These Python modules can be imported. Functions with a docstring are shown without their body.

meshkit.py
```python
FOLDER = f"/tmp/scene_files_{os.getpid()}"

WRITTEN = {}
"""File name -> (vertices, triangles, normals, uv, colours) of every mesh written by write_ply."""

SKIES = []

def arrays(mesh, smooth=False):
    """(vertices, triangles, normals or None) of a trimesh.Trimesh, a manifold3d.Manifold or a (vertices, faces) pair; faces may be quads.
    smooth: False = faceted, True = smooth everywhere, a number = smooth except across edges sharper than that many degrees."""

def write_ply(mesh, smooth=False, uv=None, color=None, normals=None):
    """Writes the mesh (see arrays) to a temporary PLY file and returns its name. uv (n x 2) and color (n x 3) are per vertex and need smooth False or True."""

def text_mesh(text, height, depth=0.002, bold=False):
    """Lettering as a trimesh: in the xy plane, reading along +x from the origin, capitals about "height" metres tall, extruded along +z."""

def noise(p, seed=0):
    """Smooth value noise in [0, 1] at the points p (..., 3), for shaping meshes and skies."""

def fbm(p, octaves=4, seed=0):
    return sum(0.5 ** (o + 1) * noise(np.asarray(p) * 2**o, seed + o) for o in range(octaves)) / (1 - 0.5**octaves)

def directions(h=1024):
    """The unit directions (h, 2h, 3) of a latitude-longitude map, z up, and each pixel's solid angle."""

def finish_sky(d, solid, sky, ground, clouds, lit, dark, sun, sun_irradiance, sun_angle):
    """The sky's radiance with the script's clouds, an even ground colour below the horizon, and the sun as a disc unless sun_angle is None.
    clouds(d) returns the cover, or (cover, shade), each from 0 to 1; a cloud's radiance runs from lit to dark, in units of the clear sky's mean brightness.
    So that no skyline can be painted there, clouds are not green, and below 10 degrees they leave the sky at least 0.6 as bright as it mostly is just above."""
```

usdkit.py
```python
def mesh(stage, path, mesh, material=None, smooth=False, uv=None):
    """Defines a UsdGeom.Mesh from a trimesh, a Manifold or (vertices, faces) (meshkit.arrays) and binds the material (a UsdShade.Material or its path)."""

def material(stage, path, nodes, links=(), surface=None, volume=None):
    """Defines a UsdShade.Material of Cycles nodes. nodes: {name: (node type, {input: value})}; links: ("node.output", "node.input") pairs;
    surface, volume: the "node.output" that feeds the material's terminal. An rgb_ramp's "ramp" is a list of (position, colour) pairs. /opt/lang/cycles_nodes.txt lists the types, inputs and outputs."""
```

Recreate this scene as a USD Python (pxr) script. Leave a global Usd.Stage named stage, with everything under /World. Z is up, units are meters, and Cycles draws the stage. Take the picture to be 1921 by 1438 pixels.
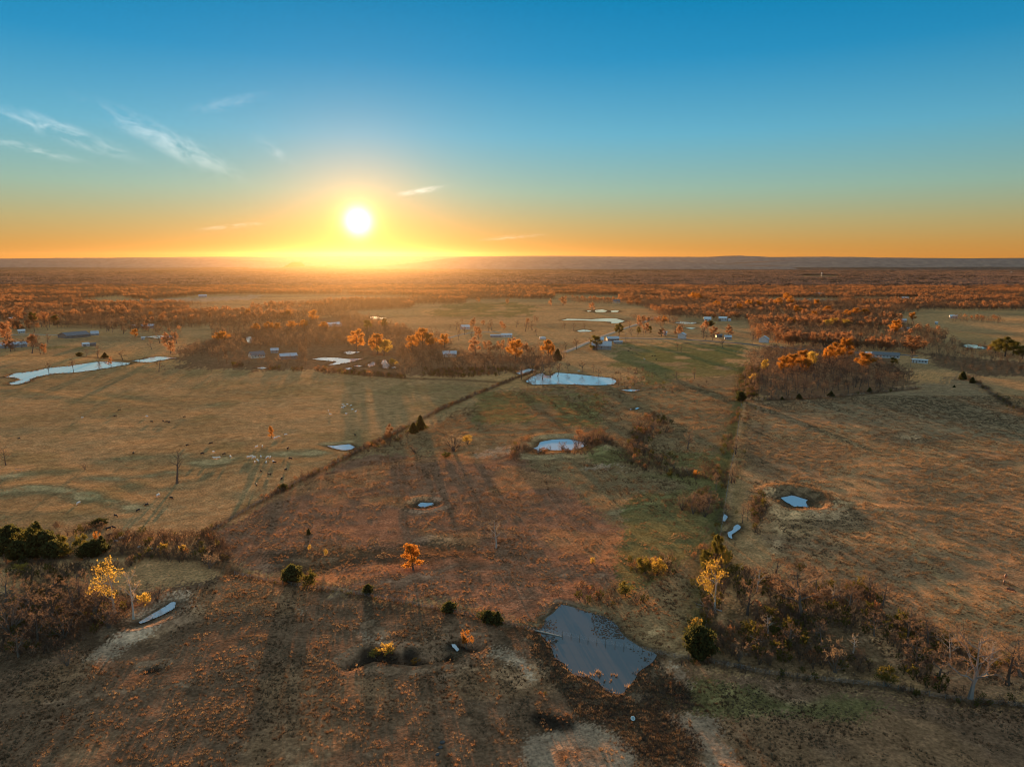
import math, random
import numpy as np, trimesh, manifold3d, shapely
from shapely.geometry import Polygon, LineString
import usdkit, meshkit
from pxr import Usd, UsdGeom, UsdLux, UsdShade, Sdf, Gf, Vt

random.seed(5)
RNG = np.random.default_rng(11)
stage = Usd.Stage.CreateInMemory()
UsdGeom.SetStageUpAxis(stage, 'Z')
UsdGeom.SetStageMetersPerUnit(stage, 1.0)
UsdGeom.Xform.Define(stage, '/World')
UsdGeom.Scope.Define(stage, '/World/Looks')
M = lambda name, *a, **k: usdkit.material(stage, '/World/Looks/' + name, *a, **k)

# ---------------------------------------------------------------- camera
H, F = 100.0, 1332.0                        # metres above the pasture; focal length in photo pixels
PIT = math.atan((719 - 486) / F)
EXPOSURE = 3.25
cam = UsdGeom.Camera.Define(stage, '/World/camera')
cam.AddTranslateOp().Set(Gf.Vec3d(0, 0, H))
cam.AddRotateXOp().Set(90 - math.degrees(PIT))
cam.CreateFocalLengthAttr(F / 1921 * 36.0)
cam.CreateHorizontalApertureAttr(36.0)
cam.CreateClippingRangeAttr(Gf.Vec2f(0.5, 200000))
cam.CreateExposureAttr(EXPOSURE)


def ray(px, py):
    u, v = (np.asarray(px, float) - 960.5) / F, -(np.asarray(py, float) - 719) / F
    c, s = math.cos(PIT), math.sin(PIT)
    return np.stack([u, c + v * s, -s + v * c], -1)


def G(px, py, z=0.0):
    """The place on the ground that is seen at a pixel of the photograph."""
    d = ray(px, py)
    t = (z - H) / d[..., 2]
    return d[..., :2] * t[..., None]


def project(x, y, z=0.0):
    c, s = math.cos(PIT), math.sin(PIT)
    dz = z - H
    fw, up = y * c - dz * s, y * s + dz * c
    return 960.5 + F * x / fw, 719 - F * up / fw


def unit(v):
    return np.asarray(v, float) / np.linalg.norm(v)


# ---------------------------------------------------------------- sky and sun
SUN = unit(ray(672, 415))
SUN_EL, SUN_AZ = math.asin(SUN[2]), math.atan2(SUN[0], SUN[1])
HAZE = 0.27e-5
SKY_STRENGTH = 0.066
nodes = {
    'sky': ('sky_texture', {'sky_type': 'single_scattering', 'sun_disc': False, 'sun_elevation': SUN_EL, 'sun_rotation': SUN_AZ,
                            'air_density': 1.0, 'aerosol_density': 0.06, 'ozone_density': 4.0}),
    'gam': ('gamma', {'gamma': 0.45}), 'tc': ('texture_coordinate', {}), 'sep': ('separate_xyz', {}),
    'tint': ('rgb_ramp', {'ramp': [(0.0, (.66, .32, .10)), (.02, (.66, .37, .14)), (.05, (.61, .45, .235)), (.09, (.49, .55, .41)), (.16, (.26, .56, .61)), (.25, (.052, .42, .58)), (.32, (.006, .36, .53)), (.45, (.56, .70, .70)), (.65, (1.26, 1.05, .84)), (1.0, (1.48, 1.15, .88))]}),  # upper stops, above the view, brightened and warmed as added fill light
    'mul': ('mix', {'mix_type': 'multiply', 'fac': 1.0}),
    'bg': ('background_shader', {'strength': SKY_STRENGTH}),
    'dsun': ('vector_math', {'math_type': 'dot_product', 'vector2': tuple(SUN)}),
    'inv': ('math', {'math_type': 'subtract', 'value1': 1.0}),
}
links = [('sky.color', 'gam.color'), ('tc.generated', 'sep.vector'), ('sep.z', 'tint.fac'), ('gam.color', 'mul.color1'), ('tint.color', 'mul.color2'),
         ('tc.generated', 'dsun.vector1'), ('dsun.value', 'inv.value2')]
last = 'mul.color'
# thin cirrus: (centre, a second pixel along the streak, half length, half width, strength, seed)
cirrus = [((110, 245), (200, 277), 112, 16, .12, 3.1), ((318, 268), (395, 306), 128, 22, .13, 8.7), ((430, 193), (490, 180), 70, 11, .05, 1.3),
          ((515, 282), (540, 300), 40, 12, .05, 5.5), ((790, 358), (830, 351), 50, 6, .22, 2.2), ((50, 277), (100, 290), 80, 9, .08, 6.4), ((960, 445), (1010, 441), 60, 4, .12, 4.4), ((440, 424), (480, 420), 60, 4, .12, 7.4)]
for i, (a, b, hl, hw, st, seed) in enumerate(cirrus):
    c = unit(ray(*a)); u = ray(*b) - ray(*a); u = unit(u - c * (u @ c)); v = np.cross(c, u)
    n = f'c{i}'
    nodes.update({
        n + 'u': ('vector_math', {'math_type': 'dot_product', 'vector2': tuple(u * F / hl)}), n + 'v': ('vector_math', {'math_type': 'dot_product', 'vector2': tuple(v * F / hw)}),
        n + 'w': ('vector_math', {'math_type': 'dot_product', 'vector2': tuple(c)}),
        n + 'p': ('combine_xyz', {'z': seed}), n + 'm': ('mapping', {'scale': (1.5, .55, 1.0)}), n + 'n': ('noise_texture', {'scale': 1.6, 'detail': 7.0, 'roughness': .62, 'distortion': .5}),
        n + 'r': ('map_range', {'from_min': .40, 'from_max': .78, 'to_min': 0.0, 'to_max': st, 'clamp': True}),
        n + 'p0': ('combine_xyz', {}), n + 'l': ('vector_math', {'math_type': 'length'}), n + 'f': ('map_range', {'range_type': 'smoothstep', 'from_min': 0.1, 'from_max': 1.25, 'to_min': 1.0, 'to_max': 0.0, 'clamp': True}),
        n + 'g': ('math', {'math_type': 'greater_than', 'value2': 0.0}), n + 'x': ('math', {'math_type': 'multiply'}), n + 'y': ('math', {'math_type': 'multiply'}),
        n + 'k': ('mix', {'color2': (6.6, 5.7, 5.1)})})
    for q in 'uvw':
        links.append(('tc.generated', n + q + '.vector1'))
    links += [(n + 'u.value', n + 'p.x'), (n + 'v.value', n + 'p.y'), (n + 'p.vector', n + 'm.vector'), (n + 'm.vector', n + 'n.vector'), (n + 'n.fac', n + 'r.value'),
              (n + 'u.value', n + 'p0.x'), (n + 'v.value', n + 'p0.y'), (n + 'p0.vector', n + 'l.vector1'), (n + 'l.value', n + 'f.value'),
              (n + 'w.value', n + 'g.value1'), (n + 'f.result', n + 'x.value1'), (n + 'r.result', n + 'x.value2'), (n + 'x.value', n + 'y.value1'), (n + 'g.value', n + 'y.value2'),
              (n + 'y.value', n + 'k.fac'), (last, n + 'k.color1')]
    last = n + 'k.color'
# the sun itself and the bright air close round it
for n, sig, col in (('core', .85, (4.0, 3.6, 3.0)), ('ring', 1.9, (1.2, .60, .10)), ('halo', 4.8, (.60, .21, .01))):
    nodes.update({n + 'a': ('math', {'math_type': 'multiply', 'value2': -2.0 / math.radians(sig) ** 2}), n + 'e': ('math', {'math_type': 'exponent'}),
                  n + 'c': ('vector_math', {'math_type': 'scale', 'vector1': col}), n + 's': ('mix', {'mix_type': 'add', 'fac': 1.0})})
    links += [('inv.value', n + 'a.value1'), (n + 'a.value', n + 'e.value1'), (n + 'e.value', n + 'c.scale'), (last, n + 's.color1'), (n + 'c.vector', n + 's.color2')]
    last = n + 's.color'
links.append((last, 'bg.color'))
dome = UsdLux.DomeLight.Define(stage, '/World/sky')
UsdShade.MaterialBindingAPI.Apply(dome.GetPrim()).Bind(M('sky', nodes, links, surface='bg.background'))
sun = UsdLux.DistantLight.Define(stage, '/World/sun')
sun.CreateNormalizeAttr(True); sun.CreateIntensityAttr(0.6); sun.CreateAngleAttr(0.5); sun.CreateColorAttr(Gf.Vec3f(1, .57, .25))
_x = unit(np.cross([0, 0, 1], SUN)); _y = np.cross(SUN, _x)
sun.AddTransformOp().Set(Gf.Matrix4d(*_x, 0, *_y, 0, *SUN, 0, 0, 0, 0, 1))


# ---------------------------------------------------------------- helpers
USED = {}


def numbered(name, parent='/World'):
    k = USED.get((parent, name), -1) + 1
    USED[(parent, name)] = k
    return f'{parent}/{name}' + (f'_{k:03d}' if k else '')


def tag(prim, label=None, cat=None, group=None, kind=None):
    for k, v in (('label', label), ('category', cat), ('group', group), ('kind', kind)):
        if v:
            prim.SetCustomDataByKey(k, v)
    return prim


def place(xf, loc, rz=0.0, scale=1.0, rx=0.0):
    xf.AddTranslateOp().Set(Gf.Vec3d(*map(float, loc)))
    if rz:
        xf.AddRotateZOp().Set(float(math.degrees(rz)))
    if rx:
        xf.AddRotateXOp().Set(float(math.degrees(rx)))
    s = (scale,) * 3 if np.ndim(scale) == 0 else scale
    xf.AddScaleOp().Set(Gf.Vec3f(*map(float, s)))


def thing(name, label, cat, loc=(0, 0, 0), rz=0.0, scale=1.0, group=None, proto=None, rx=0.0):
    xf = UsdGeom.Xform.Define(stage, numbered(name))
    place(xf, loc, rz, scale, rx)
    p = tag(xf.GetPrim(), label, cat, group)
    if proto:
        p.GetReferences().AddInternalReference(proto)
        p.SetInstanceable(True)
    return p


def part(parent, name, mesh, mat, smooth=False, label=None, kind=None):
    path = numbered(name, str(parent.GetPath()) if not isinstance(parent, str) else parent)
    return tag(usdkit.mesh(stage, path, mesh, mat, smooth).GetPrim(), label, kind=kind)


def structure(name, mesh, mat, smooth=False, label=None, kind='structure'):
    return tag(usdkit.mesh(stage, numbered(name), mesh, mat, smooth).GetPrim(), label, kind=kind)


def smoothstep(t):
    t = np.clip(t, 0, 1)
    return t * t * (3 - 2 * t)


def fbm2(x, y, scale, octaves=4, seed=0):
    return meshkit.fbm(np.stack([np.asarray(x) / scale, np.asarray(y) / scale, np.full(np.shape(x), seed * 7.31)], -1), octaves, seed)


def world_poly(pts, off=(0, 0), k=1.0):
    p = np.array(pts, float) / k + np.array(off)
    return G(p[:, 0], p[:, 1])


def inside(poly, x, y):
    return shapely.contains_xy(poly if isinstance(poly, shapely.Geometry) else Polygon(poly), x, y)


def roughen(poly, amp, seed, step):
    """A shoreline: the outline resampled and pushed in and out."""
    ring = LineString(np.vstack([poly, poly[:1]]))
    n = max(24, int(ring.length / step))
    p = np.array([ring.interpolate(t, normalized=True).coords[0] for t in np.linspace(0, 1, n, endpoint=False)])
    a = fbm2(p[:, 0], p[:, 1], step * 4, 3, seed) - .5
    b = fbm2(p[:, 0], p[:, 1], step * 4, 3, seed + 9) - .5
    return Polygon(p + 2 * amp * np.stack([a, b], -1)).buffer(0)


# ---------------------------------------------------------------- ponds (outlines traced, laid on the ground where they are)
Z1, Z2, Z3, Z4 = ((0, 460), 4), ((480, 460), 4), ((960, 460), 4), ((1440, 460), 3.994)
Z6, Z7, Z8, Z9, Z11 = ((480, 720), 4), ((960, 720), 4), ((1440, 720), 3.994), ((0, 1078), 4), ((960, 1078), 4)
PX = ((0, 0), 1)
pond_data = [
    (Z11, [(375, 230), (450, 250), (560, 285), (680, 310), (770, 370), (850, 470), (960, 555), (1090, 600), (1060, 660), (1020, 710), (950, 770), (880, 840), (860, 900), (800, 905), (740, 880), (690, 830), (600, 780), (500, 770), (430, 690), (340, 640), (290, 560), (250, 490), (190, 420), (250, 380), (265, 320), (330, 280)], 'large grey near pond crossed by a line of fence posts'),
    (Z1, [(50, 985), (100, 960), (230, 945), (350, 920), (500, 905), (640, 885), (750, 870), (880, 872), (985, 880), (960, 893), (850, 910), (700, 935), (560, 950), (400, 960), (300, 978), (235, 1000), (230, 1018), (140, 1040), (85, 1045), (65, 1030), (120, 1020), (160, 1005), (140, 995)], 'long bright pond beyond the left pasture'),
    (Z1, [(975, 862), (1080, 851), (1120, 837), (1200, 829), (1280, 838), (1330, 840), (1250, 850), (1180, 864), (1100, 874), (1030, 870)], 'bright pond at the tip of the long left pond'),
    (Z1, [(1055, 682), (1150, 680), (1200, 672), (1320, 682), (1290, 690), (1180, 698), (1140, 690)], 'small bright pond among the houses on the left'),
    (Z1, [(1497, 480), (1560, 473), (1612, 480), (1560, 488)], 'sliver of bright water below the far left clearing'),
    (Z1, [(1840, 690), (1885, 682), (1890, 715), (1865, 742), (1845, 715)], 'bright water seen through bare trees in the left wood'),
    (Z2, [(860, 535), (885, 530), (930, 540), (985, 545), (940, 552), (870, 550)], 'small glowing pond under the sun'),
    (Z2, [(410, 852), (520, 838), (620, 842), (700, 850), (810, 846), (730, 870), (640, 888), (535, 897), (600, 872), (520, 860)], 'forked bright pond in the middle wood'),
    (Z2, [(660, 802), (700, 790), (780, 798), (730, 812), (680, 817)], 'small oval pond behind the forked pond'),
    (Z2, [(840, 903), (880, 873), (905, 880), (905, 897), (850, 915)], 'small reedy pond in the middle wood'),
    (Z2, [(940, 895), (958, 862), (985, 862), (1003, 912), (985, 928), (950, 922)], 'bright pond beside yellow bush in the middle wood'),
    (Z2, [(665, 922), (700, 914), (728, 922), (700, 934)], 'small puddle south of the forked pond'),
    (Z2, [(5, 918), (50, 913), (92, 920), (50, 926)], 'thin puddle beside dark bushes at the pasture edge'),
    (Z3, [(110, 1025), (140, 990), (230, 955), (260, 975), (300, 978), (340, 955), (480, 965), (640, 985), (760, 998), (795, 1020), (760, 1045), (640, 1050), (500, 1045), (330, 1040), (160, 1045)], 'large bright pond in the middle of the picture'),
    (Z3, [(25, 958), (60, 940), (130, 925), (180, 932), (120, 955), (60, 968)], 'bright pond arm beside the large middle pond'),
    (Z3, [(820, 1085), (890, 1077), (970, 1088), (900, 1098)], 'small bright pond right of the large middle pond'),
    (Z3, [(555, 490), (578, 486), (598, 491), (578, 497)], 'leftmost of three far ponds beyond the road'),
    (Z3, [(620, 487), (680, 478), (718, 490), (690, 501), (630, 499)], 'middle one of three far ponds beyond the road'),
    (Z3, [(742, 489), (780, 485), (810, 490), (790, 500), (750, 500)], 'rightmost of three far ponds beyond the road'),
    (Z3, [(375, 560), (420, 550), (520, 553), (600, 554), (700, 546), (780, 546), (855, 565), (800, 582), (750, 583), (755, 572), (650, 566), (520, 562)], 'long thin far pond left of the gravel road'),
    (Z3, [(488, 638), (540, 631), (598, 638), (585, 646), (500, 646)], 'short far pond left of the round dark trees'),
    (Z3, [(1226, 578), (1260, 571), (1330, 576), (1388, 575), (1375, 586), (1300, 589), (1240, 586)], 'bright pond in front of the far white barns'),
    (Z3, [(1298, 619), (1340, 614), (1380, 620), (1340, 625)], 'narrow puddle south of the barn pond'),
    (Z4, [(1460, 750), (1500, 738), (1560, 745), (1655, 768), (1640, 774), (1560, 768), (1480, 762)], 'bright pond behind the right brush belt'),
    (Z6, [(530, 465), (600, 462), (650, 455), (705, 450), (745, 475), (700, 495), (650, 497), (600, 485)], 'small white pond in the left pasture by the fence line'),
    (Z6, [(1208, 895), (1230, 878), (1290, 883), (1335, 880), (1340, 895), (1270, 914), (1220, 910)], 'speckled puddle in a hollow of the middle field'),
    (Z7, [(150, 485), (200, 470), (210, 435), (300, 415), (440, 415), (540, 435), (570, 460), (520, 480), (420, 498), (320, 498), (260, 490), (200, 512), (180, 495)], 'round white pond ringed by brown brush'),
    (Z7, [(1583, 985), (1598, 963), (1620, 990), (1610, 1022), (1590, 1017)], 'upper of two puddles beside the lane'),
    (Z7, [(1618, 1100), (1650, 1090), (1660, 1055), (1690, 1040), (1717, 1060), (1700, 1085), (1650, 1120), (1662, 1155), (1630, 1137)], 'lower of two puddles beside the lane'),
    (Z8, [(105, 840), (140, 828), (180, 820), (240, 835), (305, 855), (290, 885), (300, 905), (200, 905), (160, 880)], 'blue pond inside a grassy banked hollow in the right field'),
    (Z9, [(1045, 350), (1110, 305), (1200, 250), (1290, 198), (1322, 200), (1300, 250), (1230, 290), (1150, 325), (1060, 362)], 'slanting pond by the brush at lower left'),
    (((480, 1078), 4), [(1468, 522), (1500, 522), (1528, 560), (1510, 578), (1480, 545)], 'tiny dark pool in the near gully'),
    (Z4, [(265, 236), (350, 230), (440, 234), (540, 242), (440, 245), (300, 241)], 'far bright strip of water on the right'),
    (Z3, [(885, 1228), (893, 1224), (900, 1229), (893, 1233)], 'left speck of water in the middle field'),
    (Z3, [(922, 1222), (940, 1213), (955, 1217), (935, 1228)], 'right speck of water in the middle field'),
    (Z2, [(730, 905), (770, 899), (815, 904), (770, 911)], 'sliver of water between the forked pond and the reeds'),
    (Z2, [(1010, 917), (1035, 912), (1060, 918), (1035, 924)], 'puddle right of the yellow bush pond'),
    (((320, 560), 6), [(975, 88), (1040, 74), (1105, 72), (1080, 84), (1000, 97)], 'sliver of far water at the clearing edge under the sun'),
    (((0, 560), 6), [(950, 200), (1000, 192), (1050, 202), (1000, 210)], 'far sliver of water in the village trees'),
]
PONDS = []
for i, ((off, k), pts, label) in enumerate(pond_data):
    w = world_poly(pts, off, k)
    D = np.linalg.norm(w.mean(0))
    PONDS.append((roughen(w, (1.3 if i == 0 else D * .0034), i, max(.8, D * .005) if i else 1.6), label, D))
BERM = {29: (1.4, 9.0, 4.0), 25: (.55, 5, 2.5), 26: (.9, 9, 4), 6: (.4, 6, 3), 30: (.7, 6, 3), 0: (-.2, 6, 4)}      # bank height, distance from the water, width


def lines(*groups):
    return [(LineString(G(np.array(p)[:, 0], np.array(p)[:, 1])), amp, wid) for p, amp, wid in groups]


RELIEF = lines(
    ([(655, 1243), (700, 1224), (740, 1229), (780, 1233), (830, 1226), (858, 1213), (885, 1212)], -4.4, 1.9),
    ([(690, 1180), (700, 1190), (712, 1200), (715, 1215)], -.7, 1.6),
    ([(640, 1251), (690, 1246), (730, 1247), (765, 1240), (785, 1248), (830, 1238), (855, 1250), (870, 1226), (925, 1222), (950, 1237), (935, 1256)], .55, 1.6),
    ([(0, 914), (50, 909), (105, 910), (180, 924), (250, 945)], .8, 4), ([(170, 892), (250, 893), (330, 882)], .6, 4), ([(255, 905), (285, 918), (320, 912), (345, 900)], .6, 3.5),
    ([(0, 890), (60, 884), (130, 880)], .6, 5), ([(20, 962), (130, 958), (240, 970)], .5, 5), ([(200, 745), (290, 760)], -.8, 6), ([(50, 735), (130, 745), (200, 752), (290, 761)], .9, 6),
    ([(640, 1102), (760, 1075), (850, 1050), (1000, 1062), (1120, 1075)], .7, 4), ([(500, 1075), (640, 1060), (720, 1050)], -.8, 5), ([(800, 1020), (900, 1035), (1000, 1060), (1060, 1080)], -1.0, 5),
    ([(1000, 790), (1060, 780), (1130, 770)], .8, 6), ([(990, 760), (1050, 752), (1110, 757)], .7, 7), ([(960, 735), (1030, 730), (1080, 738)], .7, 7),
    ([(1620, 955), (1660, 953), (1700, 951), (1790, 958)], .5, 2.5), ([(1250, 930), (1200, 940), (1150, 955)], .5, 4), ([(1485, 950), (1480, 1000), (1470, 1050)], -.7, 3),
    ([(1000, 1290), (1020, 1330), (1030, 1375)], -1.0, 4), ([(270, 1255), (295, 1252)], -1.1, 1.6), ([(1260, 1240), (1280, 1290), (1330, 1330)], -.4, 3), ([(1620, 803), (1700, 815)], .7, 4),
    ([(380, 865), (450, 850), (560, 840), (640, 845)], .55, 5), ([(480, 860), (560, 855), (620, 850)], -.5, 4), ([(200, 860), (300, 850), (420, 850)], .5, 5))


def base_height(x, y):
    d = np.hypot(x, y)
    near = smoothstep((1500 - d) / 900)
    z = near * (1.9 * (fbm2(x, y, 95, 3, 1) - .5) + 1.15 * (fbm2(x, y, 26, 3, 2) - .5))
    z = z + near * .16 * (fbm2(x, y, 3.4, 2, 3) - .5) * smoothstep((420 - d) / 250)
    z = z + smoothstep((d - 700) / 2500) * 9 * (fbm2(x, y, 900, 3, 4) - .52)
    return z + smoothstep((d - 2500) / 5000) * 34 * (fbm2(x, y, 2600, 3, 5) - .55)


POND_Z = [float(base_height(*map(np.array, p.representative_point().coords[0]))) - .25 for p, _, _ in PONDS]


def ground(x, y):
    x, y = np.asarray(x, float), np.asarray(y, float)
    shape = x.shape
    x, y = x.ravel(), y.ravel()
    z = base_height(x, y)
    pts = shapely.points(x, y)
    for ln, amp, wid in RELIEF:
        b = ln.bounds
        near = np.flatnonzero((x > b[0] - 3 * wid) & (x < b[2] + 3 * wid) & (y > b[1] - 3 * wid) & (y < b[3] + 3 * wid))
        if len(near):
            dd = shapely.distance(ln, pts[near])
            z[near] += .55 * amp * np.exp(-(dd / (1.5 * wid)) ** 2) * (.7 + .6 * fbm2(x[near], y[near], 9, 2, 6))
    for i, (p, _, D) in enumerate(PONDS):
        b, mg = p.bounds, max(4.0, .022 * D)
        am, r0, s = BERM.get(i, (0, 0, 1))
        rr = max(mg, r0 + 3 * s if am else 0)
        near = np.flatnonzero((x > b[0] - rr) & (x < b[2] + rr) & (y > b[1] - rr) & (y < b[3] + rr))
        if not len(near):
            continue
        dd = shapely.distance(p, pts[near])
        if am:
            z[near] += am * np.exp(-((dd - r0) / s) ** 2) * (.6 + .8 * fbm2(x[near], y[near], 14, 2, 8))
        w = smoothstep(1 - (dd - .08 * mg) / mg)
        z[near] = z[near] * (1 - w) + (POND_Z[i] - .06) * w
        deep = dd <= 0
        z[near[deep]] = POND_Z[i] - .4
    return z.reshape(shape)


def at(px, py):
    x, y = G(px, py)
    return np.array([x, y, float(ground(np.array([x]), np.array([y]))[0])])


# ---------------------------------------------------------------- land cover (colours of the grass, soil and mud, by place, plus painted gully shade)
P_ = lambda *p: Polygon(G(np.array(p)[:, 0], np.array(p)[:, 1]))
LEFT_PASTURE = P_((-200, 690), (120, 690), (330, 690), (640, 698), (800, 712), (940, 722), (930, 735), (820, 785), (690, 840), (600, 885), (480, 950), (395, 1000), (330, 1000), (190, 985), (0, 985), (-200, 985))
MIDDLE_FIELD = P_((940, 730), (1390, 700), (1385, 760), (1360, 900), (1335, 1080), (1315, 1200), (1240, 1225), (1000, 1180), (840, 1140), (560, 1090), (430, 1060), (395, 1010), (600, 890), (690, 845), (820, 790))
RUSTY_FIELD = P_((395, 1010), (480, 960), (600, 890), (690, 848), (800, 856), (960, 850), (1050, 900), (1160, 990), (1180, 1080), (1000, 1170), (840, 1140), (560, 1090), (430, 1060))
RIGHT_FIELD = P_((1395, 752), (1560, 744), (1720, 725), (1810, 705), (2100, 790), (2100, 1300), (1760, 1300), (1600, 1200), (1420, 1010), (1390, 870))
RIGHT_FAR = P_((1830, 705), (2100, 705), (2100, 830), (1900, 770))
GREY_RIGHT = P_((1460, 745), (1720, 728), (1810, 710), (2100, 800), (2100, 870), (1860, 828), (1690, 808), (1560, 775))
NEAR_FIELD = P_((-200, 1110), (300, 1110), (440, 1078), (560, 1098), (840, 1150), (1010, 1190), (1240, 1232), (1440, 1268), (1660, 1290), (2100, 1340), (2100, 1500), (-200, 1500))
GREEN = [P_((840, 570), (960, 566), (1010, 577), (1000, 592), (880, 598), (800, 590)), P_((80, 650), (180, 645), (160, 656), (90, 660)), P_((1180, 930), (1260, 900), (1345, 890), (1330, 1020), (1180, 1130), (1150, 1060)), P_((1160, 640), (1390, 645), (1385, 690), (1150, 690)),
         P_((1230, 1310), (1300, 1265), (1420, 1280), (1660, 1300), (1600, 1340), (1380, 1345)), P_((1080, 840), (1360, 850), (1350, 900), (1160, 900)), P_((1200, 660), (1390, 650), (1390, 700), (1200, 720)), P_((900, 735), (1140, 740), (1120, 800), (880, 790))]
PALE = [P_((925, 1215), (975, 1222), (1005, 1250), (1000, 1275), (970, 1250), (930, 1230)), P_((985, 1385), (1020, 1372), (1080, 1345), (1140, 1370), (1190, 1400), (1200, 1460), (980, 1460)), P_((1255, 1245), (1272, 1245), (1290, 1280), (1278, 1290), (1262, 1275)), P_((1250, 1335), (1330, 1330), (1350, 1370), (1400, 1460), (1310, 1460), (1290, 1380)),
        P_((1090, 883), (1130, 872), (1170, 876), (1110, 886)), P_((552, 1149), (575, 1147), (585, 1150), (560, 1152)), P_((670, 1180), (690, 1178), (720, 1200), (700, 1200)), P_((150, 1250), (280, 1140), (350, 1110), (340, 1150), (240, 1220), (190, 1258)), P_((880, 842), (960, 838), (980, 850), (900, 852)), P_((1480, 560), (1570, 562), (1570, 567), (1480, 566)), P_((210, 563), (330, 558), (500, 552), (480, 560), (300, 569))]
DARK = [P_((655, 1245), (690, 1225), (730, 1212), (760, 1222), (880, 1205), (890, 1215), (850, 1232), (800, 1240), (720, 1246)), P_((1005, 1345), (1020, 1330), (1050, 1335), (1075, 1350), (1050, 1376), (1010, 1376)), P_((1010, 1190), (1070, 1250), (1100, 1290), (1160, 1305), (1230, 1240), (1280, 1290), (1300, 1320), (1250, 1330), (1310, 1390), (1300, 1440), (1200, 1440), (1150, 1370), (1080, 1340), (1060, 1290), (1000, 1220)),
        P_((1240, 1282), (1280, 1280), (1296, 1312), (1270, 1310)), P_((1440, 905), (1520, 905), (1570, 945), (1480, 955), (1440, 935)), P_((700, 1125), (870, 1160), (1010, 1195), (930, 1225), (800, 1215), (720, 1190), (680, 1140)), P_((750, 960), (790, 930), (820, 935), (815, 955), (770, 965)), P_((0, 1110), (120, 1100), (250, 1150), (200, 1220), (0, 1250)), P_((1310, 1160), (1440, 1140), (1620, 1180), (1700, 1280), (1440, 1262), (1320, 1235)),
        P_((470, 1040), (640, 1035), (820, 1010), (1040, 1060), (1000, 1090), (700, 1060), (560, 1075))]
WOOD_FLOOR = [P_((1395, 690), (1440, 650), (1560, 648), (1650, 665), (1730, 705), (1700, 728), (1560, 742), (1430, 748)), P_((330, 690), (340, 650), (480, 615), (640, 590), (780, 620), (860, 660), (1050, 670), (1040, 690), (900, 700), (760, 708), (560, 694)), P_((1720, 660), (1921, 680), (2050, 705), (1830, 705), (1740, 680))]
LANE = LineString(G(np.array([1318, 1338, 1352, 1362, 1373, 1388, 1395]), np.array([1195, 1060, 960, 890, 830, 760, 690])))
TRACKS = [LineString(G(np.array(p)[:, 0], np.array(p)[:, 1])) for p in ([(260, 990), (350, 955), (480, 893), (600, 860)], [(300, 990), (400, 940), (520, 880)], [(25, 848), (120, 838), (230, 825), (330, 822), (480, 800), (560, 780), (640, 760)], [(540, 818), (600, 798), (680, 775)], [(1350, 1180), (1366, 960), (1378, 860), (1400, 740)], [(1810, 1140), (1700, 1010), (1600, 900)])]

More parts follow.
